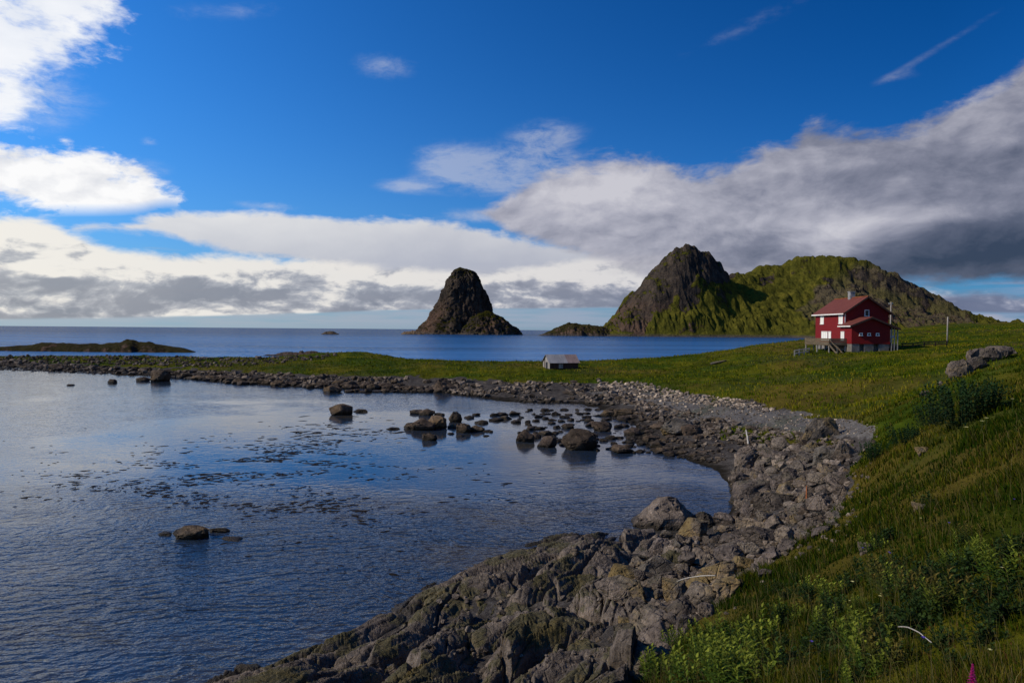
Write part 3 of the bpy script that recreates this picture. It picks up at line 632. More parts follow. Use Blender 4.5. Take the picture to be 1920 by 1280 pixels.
# ------------------------------------------------------------------ sea stack
def stack():
    dep = 1140.0
    prof = [(500, 860, 864), (503, 855, 871), (506, 850, 882), (509, 848, 889), (515, 845, 894), (530, 838, 904), (545, 831, 911), (560, 826, 914), (575, 818, 918), (588, 808, 924), (600, 799, 932), (612, 788, 940), (620, 781, 948), (626, 777, 954), (640, 760, 965)]
    hump = [(583, 909, 913), (586, 902, 922), (590, 896, 932), (597, 888, 944), (605, 880, 955), (613, 872, 964), (621, 864, 972), (628, 858, 978), (640, 850, 984)]
    poly = np.array([(-1, .25), (-.78, -.5), (-.38, -.95), (.35, -.8), (.85, -.45), (1, .1), (.5, .9), (-.4, 1.0)])
    pa = np.arctan2(poly[:, 1], poly[:, 0]); od = np.argsort(pa); pa = pa[od]; pr = np.hypot(*poly[od].T)
    nth = 220; th = np.linspace(-math.pi, math.pi, nth, endpoint=False)
    rth = np.interp(th, np.concatenate([pa - 2 * math.pi, pa, pa + 2 * math.pi]), np.tile(pr, 3))
    Vs, Fs, Zn, off = [], [], [], 0
    for prf, dp, nr in ((prof, dep, 170), (hump, 1075.0, 80)):
        A = np.array(prf, float); pys = np.linspace(A[0, 0], A[-1, 0], nr)
        l = np.interp(pys, A[:, 0], A[:, 1]); r = np.interp(pys, A[:, 0], A[:, 2])
        xl, _, z = atd(l, pys, dp); xr, _, z2 = atd(r, pys, dp); cx = (xl + xr) / 2; hw = (xr - xl) / 2; zc = (z + z2) / 2
        X = cx[:, None] + hw[:, None] * rth * np.cos(th); Y = dp + hw[:, None] * rth * np.sin(th) * (0.75 if dp < 1100 else .9); Z = np.repeat(zc[:, None], nth, 1)
        n = fbm(X / 22, Y / 22, Z / 60, 5, .6) * 5.0 - np.abs(fbm(X / 10 + Z / 60, Y / 10, Z / 34, 4, .6)) * 5.0 + 1.6
        n *= np.clip(hw[:, None] / 22, .15, 1)
        X = X + n * np.cos(th); Y = Y + n * np.sin(th); Z = Z + fbm(X / 14, Y / 14, 3.3, 3) * 2.0
        V = np.stack([X, Y, Z], -1).reshape(-1, 3); Vs.append(V); Fs.append(gridfaces(nr, nth, True)[:, ::-1] + off); off += len(V)
        gg = np.clip(.4 - .0 * X, 0, 1); Zn.append(np.stack([np.where(X < 0, 0.42, 0.42).ravel() * 0 + (.30 if dp > 1100 else .12), 0 * X.ravel(), 0 * X.ravel()], -1))
    # close the tops
    o = npmesh('sea_stack', np.concatenate(Vs), np.concatenate(Fs), M['stack'], True, {'zone': np.concatenate(Zn)})
    bm = bmesh.new(); bm.from_mesh(o.data); be = [e for e in bm.edges if e.is_boundary and e.verts[0].co.z > 5]
    bmesh.ops.holes_fill(bm, edges=be, sides=0); bm.to_mesh(o.data); bm.free()
    tag(o, 'tall dark dome-shaped sea stack rising alone from the sea, with a low hump on its right', 'sea stack', kind='structure')
stack()

def islet(name, sil, d, depth, label, matl, namp=0.12, cols=None, cat='islet', fscale=3.0, foot=1.5):
    sil = np.array(sil, float); px = np.linspace(sil[0, 0], sil[-1, 0], cols or 200); py = np.interp(px, sil[:, 0], sil[:, 1])
    x, y, z = atd(px, py, d); a = np.arctan2(x, y); t = np.linspace(-1, 1, 60)
    T, A = np.meshgrid(t, a, indexing='ij'); r0 = np.hypot(x, y)[None, :]
    hN = np.clip(z, -foot, None)[None, :]
    wob = fbm(A * 40, A * 0 + d / 50, 1.1, 3) * .3
    prof = np.clip(1 - np.abs(T * (1 + wob)) ** 2.2, -.6, 1); Rr = r0 + T * depth * .5
    X, Y = np.sin(A) * Rr, np.cos(A) * Rr; Z = (hN + foot) * prof - foot
    Z = Z + np.clip(hN, 0.3, 99) * (fbm(X / fscale, Y / fscale, .7, 5, .6) * namp * 2 - np.abs(fbm(X / fscale / .5, Y / fscale / .9, 4.7, 4, .6)) * namp * 1.5 + namp * .5)
    Z = np.where(np.abs(T) > .96, -foot, Z)
    o = npmesh(name, np.stack([X, Y, Z], -1).reshape(-1, 3), gridfaces(len(t), len(px))[:, ::-1], matl, True, {'zone': np.zeros((X.size, 3)) + np.array([.25, .2, 0])})
    tag(o, label, cat, kind='structure'); return o
islet('islet', [(-420, 662), (-300, 655), (-120, 650), (0, 650), (50, 648), (80, 643), (110, 644), (150, 645), (195, 645), (222, 642), (238, 638), (250, 639), (262, 643), (280, 641), (295, 645), (320, 649), (345, 653), (366, 659), (374, 662)], 222, 26, 'long low dark rocky islet beyond the spit, rising towards its right end', M['islet'], .07, 420, fscale=5)
islet('islet', [(1004, 630), (1020, 625), (1045, 615), (1065, 609), (1085, 607), (1110, 611), (1128, 614), (1150, 622), (1165, 630)], 985, 90, 'small humped green islet between the sea stack and the headland', M['stack'], .10, 200, fscale=18, foot=5)
islet('skerry', [(488, 668), (500, 664.5), (530, 661.5), (560, 660), (585, 658.5), (600, 662), (612, 668)], 196, 8, 'thin dark flat skerry just off the outer side of the spit', M['reef'], .2, 120, 'skerry', fscale=3)
islet('skerry', [(602, 626), (611, 622.3), (618, 621.6), (626, 622.4), (636, 626)], 900, 20, 'tiny far skerry alone near the sea horizon', M['reef'], .2, 40, 'skerry', fscale=9, foot=3)
islet('skerry', [(748, 628), (758, 622.5), (775, 621), (785, 622), (800, 628)], 1010, 20, 'low dark skerry at the left foot of the sea stack', M['reef'], .2, 60, 'skerry', fscale=9, foot=3)

# ------------------------------------------------------------------ bedrock slabs in the foreground
def worley(x, y, seed=0):
    ix, iy = np.floor(x).astype(np.int64), np.floor(y).astype(np.int64); f1 = np.full(x.shape, 9.); f2 = np.full(x.shape, 9.); idn = np.zeros(x.shape, np.int64); ox = np.zeros(x.shape); oy = np.zeros(x.shape)
    for i in (-1, 0, 1):
        for j in (-1, 0, 1):
            h = _perm[(_perm[(ix + i + seed) & 4095] + iy + j) & 4095]; dx = ix + i + (h & 63) / 63. - x; dy = iy + j + ((h >> 6) & 63) / 63. - y; d = np.hypot(dx, dy)
            n1 = d < f1; f2 = np.where(n1, f1, np.minimum(f2, d)); idn = np.where(n1, h, idn); ox = np.where(n1, dx, ox); oy = np.where(n1, dy, oy); f1 = np.where(n1, d, f1)
    return f1, f2, idn, ox, oy
def bedrock():
    azs = np.linspace(-R(38), R(20), 760); rs = np.geomspace(6, 36, 520); a, r = np.meshgrid(azs, rs); x, y = np.sin(a) * r, np.cos(a) * r
    zb = base_h(x, y); px, py = topix(x, y, np.maximum(zb, 0))
    poly = [(300, 1345), (380, 1262), (470, 1215), (560, 1232), (640, 1190), (700, 1140), (800, 1090), (880, 1040), (960, 1005), (1060, 985), (1160, 985), (1230, 1010), (1300, 1040), (1290, 1100), (1230, 1180), (1180, 1290), (1150, 1420), (300, 1420)]
    P = np.array(poly)
    m = inpoly(px, py, poly).astype(float)
    # soften mask
    for _ in range(8):
        m[1:-1, 1:-1] = (m[1:-1, 1:-1] + m[:-2, 1:-1] + m[2:, 1:-1] + m[1:-1, :-2] + m[1:-1, 2:]) / 5
    u = x * .58 + y * .81; v = x * .81 - y * .58
    wu = u + fbm(x / 3, y / 3, 8.8, 2) * 1.2; wv = v + fbm(x / 3, y / 3, 3.8, 2) * .8
    l1 = np.sqrt(np.abs(fbm(wu / 5.2, wv / 2.0, 2.2, 2, .3)) + .003)
    def slabs(su, sv, seed, tilt, step, crack, cw):
        f1, f2, idn, ox, oy = worley(wu / su, wv / sv, seed); rr_ = (idn % 97) / 97. - .5; r2_ = (idn % 53) / 53. - .5; r3_ = (idn % 31) / 31. - .5
        return rr_ * step + (ox * r2_ + oy * (r3_ + .5)) * tilt - crack * (1 - sm(f2 - f1, 0, cw))
    bump_ = slabs(2.6, .95, 3, .42, .34, .20, .10) + slabs(1.1, .42, 11, .10, .09, .08, .12) + slabs(.3, .16, 23, .035, .035, .02, .2)
    lum = l1 * 1.0 + bump_ + np.abs(pn(wu / 1.6, wv / .11, 4.4)) * .045 + fbm(x / .35, y / .35, 9.1, 4, .6) * .035 - .40
    z = zb + .16 + lum * (0.55 + .45 * sm(zb, -.2, 1.2)) * 1.05
    z = z * 1.0 - (1 - sm(m, .25, .75)) * 1.8
    o = npmesh('bedrock', np.stack([x, y, z], -1).reshape(-1, 3), gridfaces(len(rs), len(azs))[:, ::-1], M['bedrock'], True)
    tag(o, 'smooth folded grey bedrock slabs sloping into the bay at the bottom of the picture', 'bedrock', kind='structure')
    return azs, rs, z
BA, BR, BZ = bedrock()
def bed_z(x, y):
    a = np.arctan2(x, y); r = np.hypot(x, y)
    i = np.clip(np.interp(r, BR, np.arange(len(BR))).astype(int), 0, len(BR) - 1); j = np.clip(np.interp(a, BA, np.arange(len(BA))).astype(int), 0, len(BA) - 1)
    ok = (r > BR[0]) & (r < BR[-1]) & (a > BA[0]) & (a < BA[-1]); return np.where(ok, BZ[i, j], -99)
def surf_z(x, y): return np.maximum(gz(x, y), bed_z(x, y))

# ------------------------------------------------------------------ rocks
def rock_mesh(name, seed, npts, bev, flat, subd=2, disp=.05, matl=None, pts=()):
    r = random.Random(seed); bm = bmesh.new()
    for p in pts: bm.verts.new(p)
    for _ in range(npts):
        v = Vector((r.gauss(0, 1), r.gauss(0, 1), r.gauss(0, 1))).normalized() * r.uniform(.85, 1.1)
        bm.verts.new((v.x * r.uniform(.8, 1.1), v.y * .95, v.z * flat))
    bmesh.ops.convex_hull(bm, input=bm.verts)
    bmesh.ops.delete(bm, geom=[v for v in bm.verts if not v.link_faces], context='VERTS')
    bmesh.ops.dissolve_limit(bm, angle_limit=R(16), verts=bm.verts, edges=bm.edges)
    if bev: bmesh.ops.bevel(bm, geom=list(bm.edges), offset=bev, segments=2, profile=.6, affect='EDGES', clamp_overlap=True)
    bmesh.ops.triangulate(bm, faces=bm.faces)
    if subd:
        for _ in range(subd):
            es = [e for e in bm.edges if e.calc_length() > .16]
            bmesh.ops.subdivide_edges(bm, edges=es, cuts=1, use_grid_fill=False); bmesh.ops.triangulate(bm, faces=[f for f in bm.faces if len(f.verts) > 3])
        bm.normal_update(); co = np.array([v.co for v in bm.verts]); s = seed * 3.1
        n = fbm(co[:, 0] * 1.4 + s, co[:, 1] * 1.4, co[:, 2] * 1.4, 5, .6)
        cr = np.abs(fbm(co[:, 0] * 1.1 + s, co[:, 1] * 1.1 + 5, co[:, 2] * 2.6, 3, .5))
        for v, a, c in zip(bm.verts, n, cr): v.co += v.normal * (float(a) * disp * 1.6 - (disp * 1.4 if c < .05 else 0))
    co = np.array([v.co for v in bm.verts]); mn, mx = co.min(0), co.max(0)
    for v in bm.verts: v.co = Vector([(v.co[i] - (mn[i] + mx[i]) / 2) / ((mx[i] - mn[i]) / 2) for i in range(3)])
    me = bpy.data.meshes.new(name); bm.to_mesh(me); bm.free()
    if subd:
        for p in me.polygons: p.use_smooth = True
        me.set_sharp_from_angle(angle=R(32))
    if matl: me.materials.append(matl)
    return me
ANG = [rock_mesh('boulder', 10 + i, 13 + i % 4 * 2, .07, .8, 3, .05, M['boulder']) for i in range(10)]
RND = [rock_mesh('rounded_rock', 40 + i, 34, .12, .85, 2, .05, M['reef']) for i in range(7)]
BIGB = rock_mesh('boulder', 77, 0, .05, 1, 3, .045, M['boulder'], [(-1, 0, -.9), (-.95, .5, -.3), (-.9, -.5, -.1), (-.35, -.35, .55), (.12, 0, 1), (.5, .15, .85), (1, 0, .0), (.9, .4, -1), (.35, -.8, -1), (-.7, -.8, -1), (.55, -.65, .15), (0, .8, .6), (-.5, .8, 0), (.8, .8, -.2), (-.1, -.8, .1), (1, -.4, -.6)])
def put_rock(name, me, x, y, z, hx, hy, hz, rz, label, cat, group=None, tilt=.12, matl=None):
    o = bpy.data.objects.new(name, me); col.objects.link(o); o.location = (x, y, z); o.scale = (hx, hy, hz)
    o.rotation_euler = (random.uniform(-tilt, tilt), random.uniform(-tilt, tilt), rz)
    if matl: o.material_slots[0].link = 'OBJECT'; o.material_slots[0].material = matl
    return tag(o, label, cat, group)
def px_rock(px, py, w, h, label, group=None, me=None, name='reef_rock', cat='rock', zmin=0.0, matl=None, deep=None, tilt=.1):
    """rock whose foot is at pixel (px,py), w x h pixels big"""
    X, Y, Z, ok = hit(np.array([px]), np.array([py]), zmin); x, y, z = float(X[0]), float(Y[0]), float(Z[0]); s = y / F
    hx = w * s / 2 * 1.04; dy = (deep or random.uniform(.7, 1.1)) * hx
    H = h * s * (1.0 if w > 40 or name != 'reef_rock' else .8); sink = .45 * H + .05
    hz = (H + sink) / 2
    return put_rock(name, me or random.choice(RND), x, y + dy * .8, z - sink + hz, hx, dy, hz, 0.0 if me is BIGB else random.uniform(-.4, .4) + random.choice((0, math.pi)), label, cat, group, tilt, matl)

BIGS = [
    (1250, 993, 118, 53, 'largest angular brown boulder standing in the water beside the boulder bank', BIGB, .75),
    (1322, 988, 50, 24, 'low dark wet rock between the largest water boulder and the boulder bank', RND[2], .8),
    (350, 1014, 66, 22, 'dark seaweed-covered rock alone in the near bay, largest of its group', RND[0], .6),
    (306, 1005, 32, 4, 'flat dark rock awash left of the seaweed-covered rock in the near bay', RND[1], .6),
    (409, 999, 38, 7, 'long low dark rock awash behind the seaweed-covered rock in the near bay', RND[4], .5),
    (434, 1014, 46, 4, 'flat brown rock awash right of the seaweed-covered rock in the near bay', RND[5], .5),
    (708, 1168, 26, 12, 'small black rock in the water at the foot of the bedrock slabs', RND[6], .8),
    (634, 779, 44, 20, 'lone rounded dark boulder in the open middle of the bay', RND[3], .8),
    (676, 773, 30, 5, 'low flat rock just right of the lone rounded boulder in mid bay', RND[1], .6),
    (830, 737, 50, 27, 'big boulder with an ochre grassy top at the edge of the spit', ANG[5], .8),
    (293, 716, 34, 22, 'pyramid-shaped brown rock at the waterline of the spit, tallest on the left shore', ANG[1], .8),
    (266, 715, 26, 8, 'low rock touching the left foot of the pyramid-shaped rock', RND[3], .7),
    (208, 719, 17, 8, 'small dark rock standing clear in the water left of the pyramid-shaped rock', RND[5], .8),
    (130, 723, 16, 3, 'tiny rock awash far left in the bay', RND[1], .6),
    (620, 736, 36, 13, 'squarish rock at the left end of the row of stones below the spit', RND[6], .8),
    (1088, 846, 66, 38, 'large rounded olive-brown boulder at the front of the rock reef', RND[0], .8),
    (985, 830, 34, 23, 'tall brown rock at the left front corner of the rock reef', RND[2], .9),
    (1026, 840, 36, 20, 'brown block beside the large rounded boulder of the rock reef', ANG[7], .9),
    (805, 827, 30, 13, 'rounded rock alone in front of the rock cluster in mid bay', RND[4], .8),
    (853, 792, 25, 20, 'upright rounded rock behind the rock cluster in mid bay', RND[6], .9),
    (1282, 815, 78, 30, 'broad pale pointed rock slab lying above the reef at the beach edge', ANG[2], .7),
    (1545, 822, 74, 38, 'long tilted grey slab lying on the green strip above the boulders', ANG[6], .5),
    (1590, 856, 46, 30, 'pale rounded boulder at the grass edge at the top of the boulder bank', ANG[0], .7),
]
for px, py, w, h, lab, me, dp in BIGS:
    px_rock(px, py, w, h, lab, None, me, 'boulder' if w > 40 else 'rock', 'boulder' if w > 40 else 'rock', 0.0, M['reef'] if py < 1100 and px < 1240 else M['boulder'], dp, .06)
cl = 'dark wet rock of the tight cluster in mid bay'
for px, py, w, h in ((770, 806, 32, 15), (790, 808, 46, 22), (816, 805, 42, 24), (737, 806, 26, 4), (848, 803, 18, 8), (782, 777, 32, 9), (800, 779, 30, 14), (824, 779, 22, 6)):
    px_rock(px, py, w, h, cl, 'rocks clustered in mid bay')
lab = 'dark rock between the mid-bay cluster and the rock reef'
for px, py, w, h in ((870, 812, 28, 22), (892, 809, 32, 14), (862, 820, 16, 4), (902, 795, 26, 8), (878, 785, 20, 6), (893, 779, 16, 5), (845, 815, 14, 4), (915, 811, 20, 4), (912, 818, 12, 3), (920, 811, 10, 4)):
    px_rock(px, py, w, h, lab, 'rocks left of the reef')
for k in range(12):
    px_rock(650 + k * 14 + random.uniform(-3, 3), 736, random.uniform(12, 22), random.uniform(4, 10), 'small dark stone in the straight row below the spit', 'row of stones below the spit')
placed = []
def free(px, py, r):
    for a, b, c in placed:
        if (a - px) ** 2 + (2.2 * (b - py)) ** 2 < (r + c) ** 2 * .42: return False
    placed.append((px, py, r)); return True
for (px, py, w, h, *_) in BIGS: placed.append((px, py - h / 2, w / 2))
REEF = [(922, 775), (990, 768), (1110, 768), (1200, 775), (1300, 800), (1340, 822), (1380, 845), (1350, 872), (1250, 856), (1150, 850), (1010, 835), (965, 812), (975, 795), (925, 790)]
n = 0
for _ in range(4000):
    px, py = random.uniform(920, 1330), random.uniform(766, 860)
    if not inpoly(np.array(px), np.array(py), REEF): continue
    w = random.choice((9, 11, 13, 15, 17, 20, 26, 34)) * (1.25 if px > 1100 else 1); 
    if not free(px, py, w / 2): continue
    px_rock(px, py, w, w * random.uniform(.25, .45), 'dark rock of the crowded reef in front of the pebble beach', 'rocks of the reef before the beach', random.choice(RND + ANG[:3]), matl=M['reef']); n += 1
    if n >= 130: break
lab = 'brown rock on the stony waterline of the spit'
for k in range(70):
    px = 330 + k * 7.3 + random.uniform(-4, 4) if k < 62 else random.uniform(0, 250)
    py = np.interp(px, [0, 100, 200, 310, 380, 450, 560, 700, 800, 900], [688, 693, 699, 706, 713, 719, 725, 728, 735, 744]) + random.uniform(-6, 3); w = random.uniform(10, 26)
    px_rock(px, py, w, w * random.uniform(.35, .6), lab, 'rocks along the waterline of the spit', random.choice(RND + ANG[:4]), matl=M['reef'])
# boulder bank
BANK = [(1372, 880), (1395, 850), (1440, 840), (1520, 838), (1600, 842), (1592, 905), (1568, 985), (1405, 1090), (1288, 1185), (1222, 1275), (1180, 1290), (1175, 1200), (1150, 1120), (1215, 1060), (1235, 1015), (1330, 1000), (1380, 965), (1368, 915)]
n = 0
def bank_rock(px, py, w):
    X, Y, Z, ok = hit(np.array([px]), np.array([py]), -0.1); x, y, z = float(X[0]), float(Y[0]), float(Z[0]); z = float(surf_z(np.array(x), np.array(y))); s = y / F
    hx = w * s / 2; hy = hx * random.uniform(.6, 1.0); hz = hx * random.uniform(.5, .85)
    q = put_rock('boulder', random.choice(ANG), x, y, z + hz * .35, hx, hy, hz, random.uniform(0, 6.28), None, 'boulder', 'boulders of the shore bank', .5)
    q['label'] = ('grey angular boulder in the bank at the bottom, between bedrock slabs and grass slope' if py > 1060 else
                  'grey angular boulder in the middle of the bank, beside the bay water' if py > 930 else 'long pale grey boulder in the upper part of the bank, below the green strip')
for wset, tries, cap in (((70, 105), 300, 14), ((44, 68), 900, 50), ((26, 44), 3000, 130)):
    c = 0
    for _ in range(tries):
        px, py = random.uniform(1150, 1610), random.uniform(836, 1290)
        if not inpoly(np.array(px), np.array(py), BANK): continue
        sc_ = np.interp(py, [840, 950, 1280], [.62, .85, 1.25]); w = random.uniform(*wset) * sc_
        if not free(px, py, w / 2): continue
        bank_rock(px, py, w); c += 1
        if c >= cap: break
# outcrop on the right
for i, (px, py, w, h, me) in enumerate(((1812, 704, 50, 26, 6), (1838, 692, 40, 20, 4), (1830, 682, 26, 24, 1), (1862, 678, 44, 22, 2), (1886, 672, 46, 24, 8), (1850, 668, 24, 14, 0), (1902, 664, 24, 12, 5))):
    labs = ['grey layered block at the left end of the outcrop on the right hillside', 'dark block second from the left end of the hillside outcrop', 'upright narrow stone standing in the hillside outcrop', 'rounded grey stone in the middle of the hillside outcrop',
            'biggest pale stone at the upper right of the hillside outcrop', 'small stone on the back of the hillside outcrop', 'small stone at the right end of the hillside outcrop']
    px_rock(px, py, w, h * 1.12, labs[i], None, ANG[me], 'boulder', 'boulder', None, M['boulder'], .8, .2)
for px, py, w, h, lab in ((1736, 742, 14, 10, 'small pale stone in the grass below the hillside outcrop'), (1766, 724, 9, 9, 'tiny pale stone nearest below the hillside outcrop'), (1735, 850, 24, 10, 'dark stone bedded in the slope below the dark green shrub'),
                     (1628, 1035, 26, 16, 'pointed pale rock sticking out of the near grass slope'), (1735, 955, 34, 8, 'flat stone half buried in the near grass slope'), (1350, 682, 30, 5, 'long dark stone in the meadow right of the boathouse'), (1440, 1085, 30, 18, 'pale stone at the grass edge below the boulder bank')):
    px_rock(px, py, w, h, lab, None, ANG[1], 'stone', 'stone', None, M['boulder'], .8, .2)

# loose stones as one mass
def stone_mass():
    protos = []
    for i in range(6):
        me = rock_mesh('p', 90 + i, 16, 0, .75, 0); me.calc_loop_triangles()
        v = np.array([p.co for p in me.vertices]); t = np.array([list(q.vertices) for q in me.loop_triangles]); protos.append((v, t)); bpy.data.meshes.remove(me)
    Vs, Fs, Ts, off = [], [], [], 0
    def region(n, poly, wlo, whi, tints, up=.3, clump=0):
        nonlocal off
        P = np.array(poly); k = 0; q = []
        px = rng.uniform(P[:, 0].min(), P[:, 0].max(), n * 6); py = rng.uniform(P[:, 1].min(), P[:, 1].max(), n * 6)
        ok = inpoly(px, py, poly); px, py = px[ok][:n], py[ok][:n]
        X, Y, Z, ok = hit(px, py, -0.05); X, Y = X[ok], Y[ok]; Zs = surf_z(X, Y)
        if clump: kk = fbm(X / 5, Y / 5, 1.7, 3) > rng.uniform(-.5, clump, len(X)); X, Y, Zs = X[kk], Y[kk], Zs[kk]
        w = (wlo + (whi - wlo) * rng.uniform(0, 1, len(X)) ** 2.2) * (Y / F) / 2
        for x, y, z, s in zip(X, Y, Zs, w):
            v, t = protos[rng.integers(6)]; c = math.cos(a := rng.uniform(0, 6.28)); sn = math.sin(a)
            s = max(s, .02); sx, sy, sz = s * rng.uniform(.8, 1.3), s * rng.uniform(.7, 1), s * rng.uniform(.5, .9)
            vx, vy = v[:, 0] * sx, v[:, 1] * sy
            Vs.append(np.stack([x + vx * c - vy * sn, y + vx * sn + vy * c, z + sz * up + v[:, 2] * sz], -1)); Fs.append(t + off); off += len(v)
            tt = np.array(tints[rng.integers(len(tints))]) * rng.uniform(.75, 1.25); Ts.append(np.repeat(tt[None], len(v), 0))
    grey = [(.9, .88, .85), (.7, .68, .66), (1.2, 1.15, 1.1), (.5, .48, .46)]; pale = [(1.9, 1.8, 1.65), (1.2, 1.15, 1.1), (2.6, 2.5, 2.3), (.9, .85, .8)]; dark = [(.5, .46, .42), (.7, .65, .6), (.95, .9, .85), (.38, .34, .3)]
    region(1500, BANK, 6, 24, grey + dark)
    region(900, REEF, 3, 11, dark)
    region(1100, BEACH, 2, 6, pale + grey)
    region(700, [(1120, 716), (1200, 718), (1290, 738), (1400, 752), (1460, 768), (1440, 775), (1340, 762), (1240, 752), (1120, 735)], 4, 10, pale)
    region(1700, [(830, 714), (950, 720), (1080, 718), (1150, 730), (1220, 758), (1120, 760), (1000, 757), (900, 745), (820, 736)], 4, 15, grey + pale[1:2] + dark, clump=.35)
    region(2900, [(-40, 676), (100, 682), (200, 690), (330, 697), (450, 700), (560, 704), (700, 709), (840, 714), (840, 738), (700, 730), (560, 727), (450, 720), (380, 714), (310, 708), (200, 700), (100, 694), (-40, 690)], 3, 14, dark + grey[:1], clump=.35)
    region(500, [(-40, 680), (30, 684), (90, 690), (200, 700), (190, 703), (60, 697), (-40, 694)], 5, 11, dark)
    region(700, [(1200, 752), (1400, 800), (1540, 822), (1600, 830), (1600, 845), (1400, 840), (1300, 812), (1180, 775)], 5, 16, grey + dark)
    region(900, [(-40, 668), (200, 668), (460, 672), (600, 668), (640, 664), (600, 676), (400, 690), (-40, 676)], 3, 9, dark)
    region(200, [(1560, 990), (1610, 850), (1640, 800), (1660, 800), (1640, 860), (1600, 1000), (1420, 1100), (1300, 1200), (1225, 1290), (1215, 1280)], 6, 16, grey)
    region(160, [(800, 1160), (1000, 1060), (1160, 1050), (1200, 1180), (1100, 1280), (700, 1290)], 8, 22, grey)
    o = npmesh('shore_stones', np.concatenate(Vs), np.concatenate(Fs), M['stones'], False, {'tint': np.concatenate(Ts)})
    tag(o, 'loose grey and brown stones and pebbles along the whole shore', 'stones', kind='stuff')
stone_mass()

# ------------------------------------------------------------------ grass
def grass_mass():
    Vs, Ts = [], []
    def field(n, a0, a1, r0, r1, hlo, hhi, wid, pal, lean=.5, dens=None, curve=True):
        a = rng.uniform(R(a0), R(a1), n); r = np.exp(rng.uniform(math.log(r0), math.log(r1), n)); x, y = np.sin(a) * r, np.cos(a) * r
        zb = base_h(x, y); g_, p_ = zones(x, y, zb); cl = fbm(x / 1.3, y / 1.3, 2.0, 3)
        keep = (g_ > .5) & (rng.uniform(0, 1, n) < np.clip(.62 + cl * .9, .12, 1)) & (~((np.abs(x - 51.5) < 5.5) & (y > 95.5) & (y < 111)))
        x, y, r, cl = x[keep], y[keep], r[keep], cl[keep]; z = gz(x, y); m = len(x)
        h = rng.uniform(hlo, hhi, m) * (1 + np.clip(cl, -.5, .8)); w = wid * np.clip(r / 6, .8, 40) ** .85
        th = rng.uniform(0, 6.28, m); ln = rng.uniform(.1, lean, m) * h; la = rng.uniform(0, 6.28, m) * .5 + .3
        dx, dy = np.cos(th) * w / 2, np.sin(th) * w / 2; lx, ly = np.cos(la) * ln, np.sin(la) * ln
        p0 = np.stack([x - dx, y - dy, z - .03], -1); p1 = np.stack([x + dx, y + dy, z - .03], -1)
        p2 = np.stack([x + dx * .7 + lx * .35, y + dy * .7 + ly * .35, z + h * .6], -1); p3 = np.stack([x - dx * .7 + lx * .35, y - dy * .7 + ly * .35, z + h * .6], -1)
        p4 = np.stack([x + lx + dx * .08, y + ly + dy * .08, z + h * .95], -1); p5 = np.stack([x + lx - dx * .08, y + ly - dy * .08, z + h * .95], -1)
        Vs.append(np.stack([p0, p1, p2, p3, p4, p5], 1).reshape(-1, 3))
        pl = np.array(pal); big = fbm(x / 9, y / 9, 7.0, 3); sel = np.clip((rng.normal(0, .9, m) + big * 2.6 + 1.6) / 3.2 * len(pal), 0, len(pal) - 1).astype(int)
        c = pl[sel] * rng.uniform(.6, 1.3, (m, 1)); Ts.append(np.repeat(c, 6, 0))
    pal = [(.016, .033, .003), (.028, .047, .003), (.048, .058, .004), (.068, .068, .005), (.092, .080, .008), (.13, .10, .022), (.090, .050, .016)]
    palm = [(.038, .064, .003), (.070, .095, .003), (.104, .120, .004), (.138, .140, .005), (.17, .145, .012)]
    field(150000, -8, 44, 2.0, 16, .03, .11, .006, pal, .9)
    field(90000, -8, 44, 2.0, 18, .02, .06, .016, [(.014, .032, .003), (.025, .048, .004), (.045, .060, .005), (.055, .046, .009), (.080, .044, .014)], 1.6)
    field(80000, 8, 44, 12, 48, .05, .16, .010, pal[:6], .8)
    field(120000, -40, 42, 46, 190, .08, .24, .011, palm, .7)
    field(20000, -8, 44, 2.2, 18, .12, .30, .003, [(.13, .105, .04), (.10, .09, .02), (.16, .13, .06)], .9)
    V = np.concatenate(Vs); n = len(V) // 6; b = np.arange(n)[:, None] * 6
    Fq = np.concatenate([b + np.array([[0, 1, 2, 3]]), b + np.array([[3, 2, 4, 5]])])
    o = npmesh('grass', V, Fq, M['grass'], False, {'tint': np.concatenate(Ts)}); tag(o, 'short olive and green grass over the meadow, spit and near slope', 'grass', kind='stuff')
grass_mass()

# floating weed in the bay
def seaweed():
    Vs, Fs, Ts, off = [], [], [], 0
    for cx, cy, sx, sy, n in ((430, 880, 190, 40, 420), (560, 850, 150, 30, 260), (300, 930, 140, 26, 160), (560, 950, 200, 30, 160), (120, 880, 120, 50, 70), (640, 810, 100, 20, 160), (800, 900, 160, 40, 90), (600, 1030, 260, 40, 25)):
        for _ in range(int(n * 1.7)):
            px, py = random.gauss(cx, sx * .6), random.gauss(cy, sy * .6)
            _x, _y = onz(px, py, 0)
            if float(pn(np.array(_x * .25 + _y * .1), np.array(_y * .5), 3.3)) < -.05: continue
            if py < 780 or py > 1120: continue
            x, y = onz(px, py, 0); s = y / F * (1.2 + 5 * random.random() ** 2); k = 9; a = random.uniform(-.5, .9); el = random.uniform(1.2, 3.0)
            for j in range(k):
                t = 6.283 * j / k; r = s * random.uniform(.5, 1.1); u, v = math.cos(t) * r * el, math.sin(t) * r
                Vs.append((x + u * math.cos(a) - v * math.sin(a), y + u * math.sin(a) + v * math.cos(a), .004))
            Vs.append((x, y, .022 + s * .05))
            for j in range(k): Fs.append((off + j, off + (j + 1) % k, off + k))
            off += k + 1
    c = np.tile(np.array([[.020, .014, .007]]), (len(Vs), 1)) * rng.uniform(.6, 1.6, (len(Vs), 1))
    o = npmesh('seaweed', Vs, Fs, M['leaf'], True, {'tint': c}); tag(o, 'brown seaweed patches floating on the calm bay', 'seaweed', kind='stuff')
seaweed()
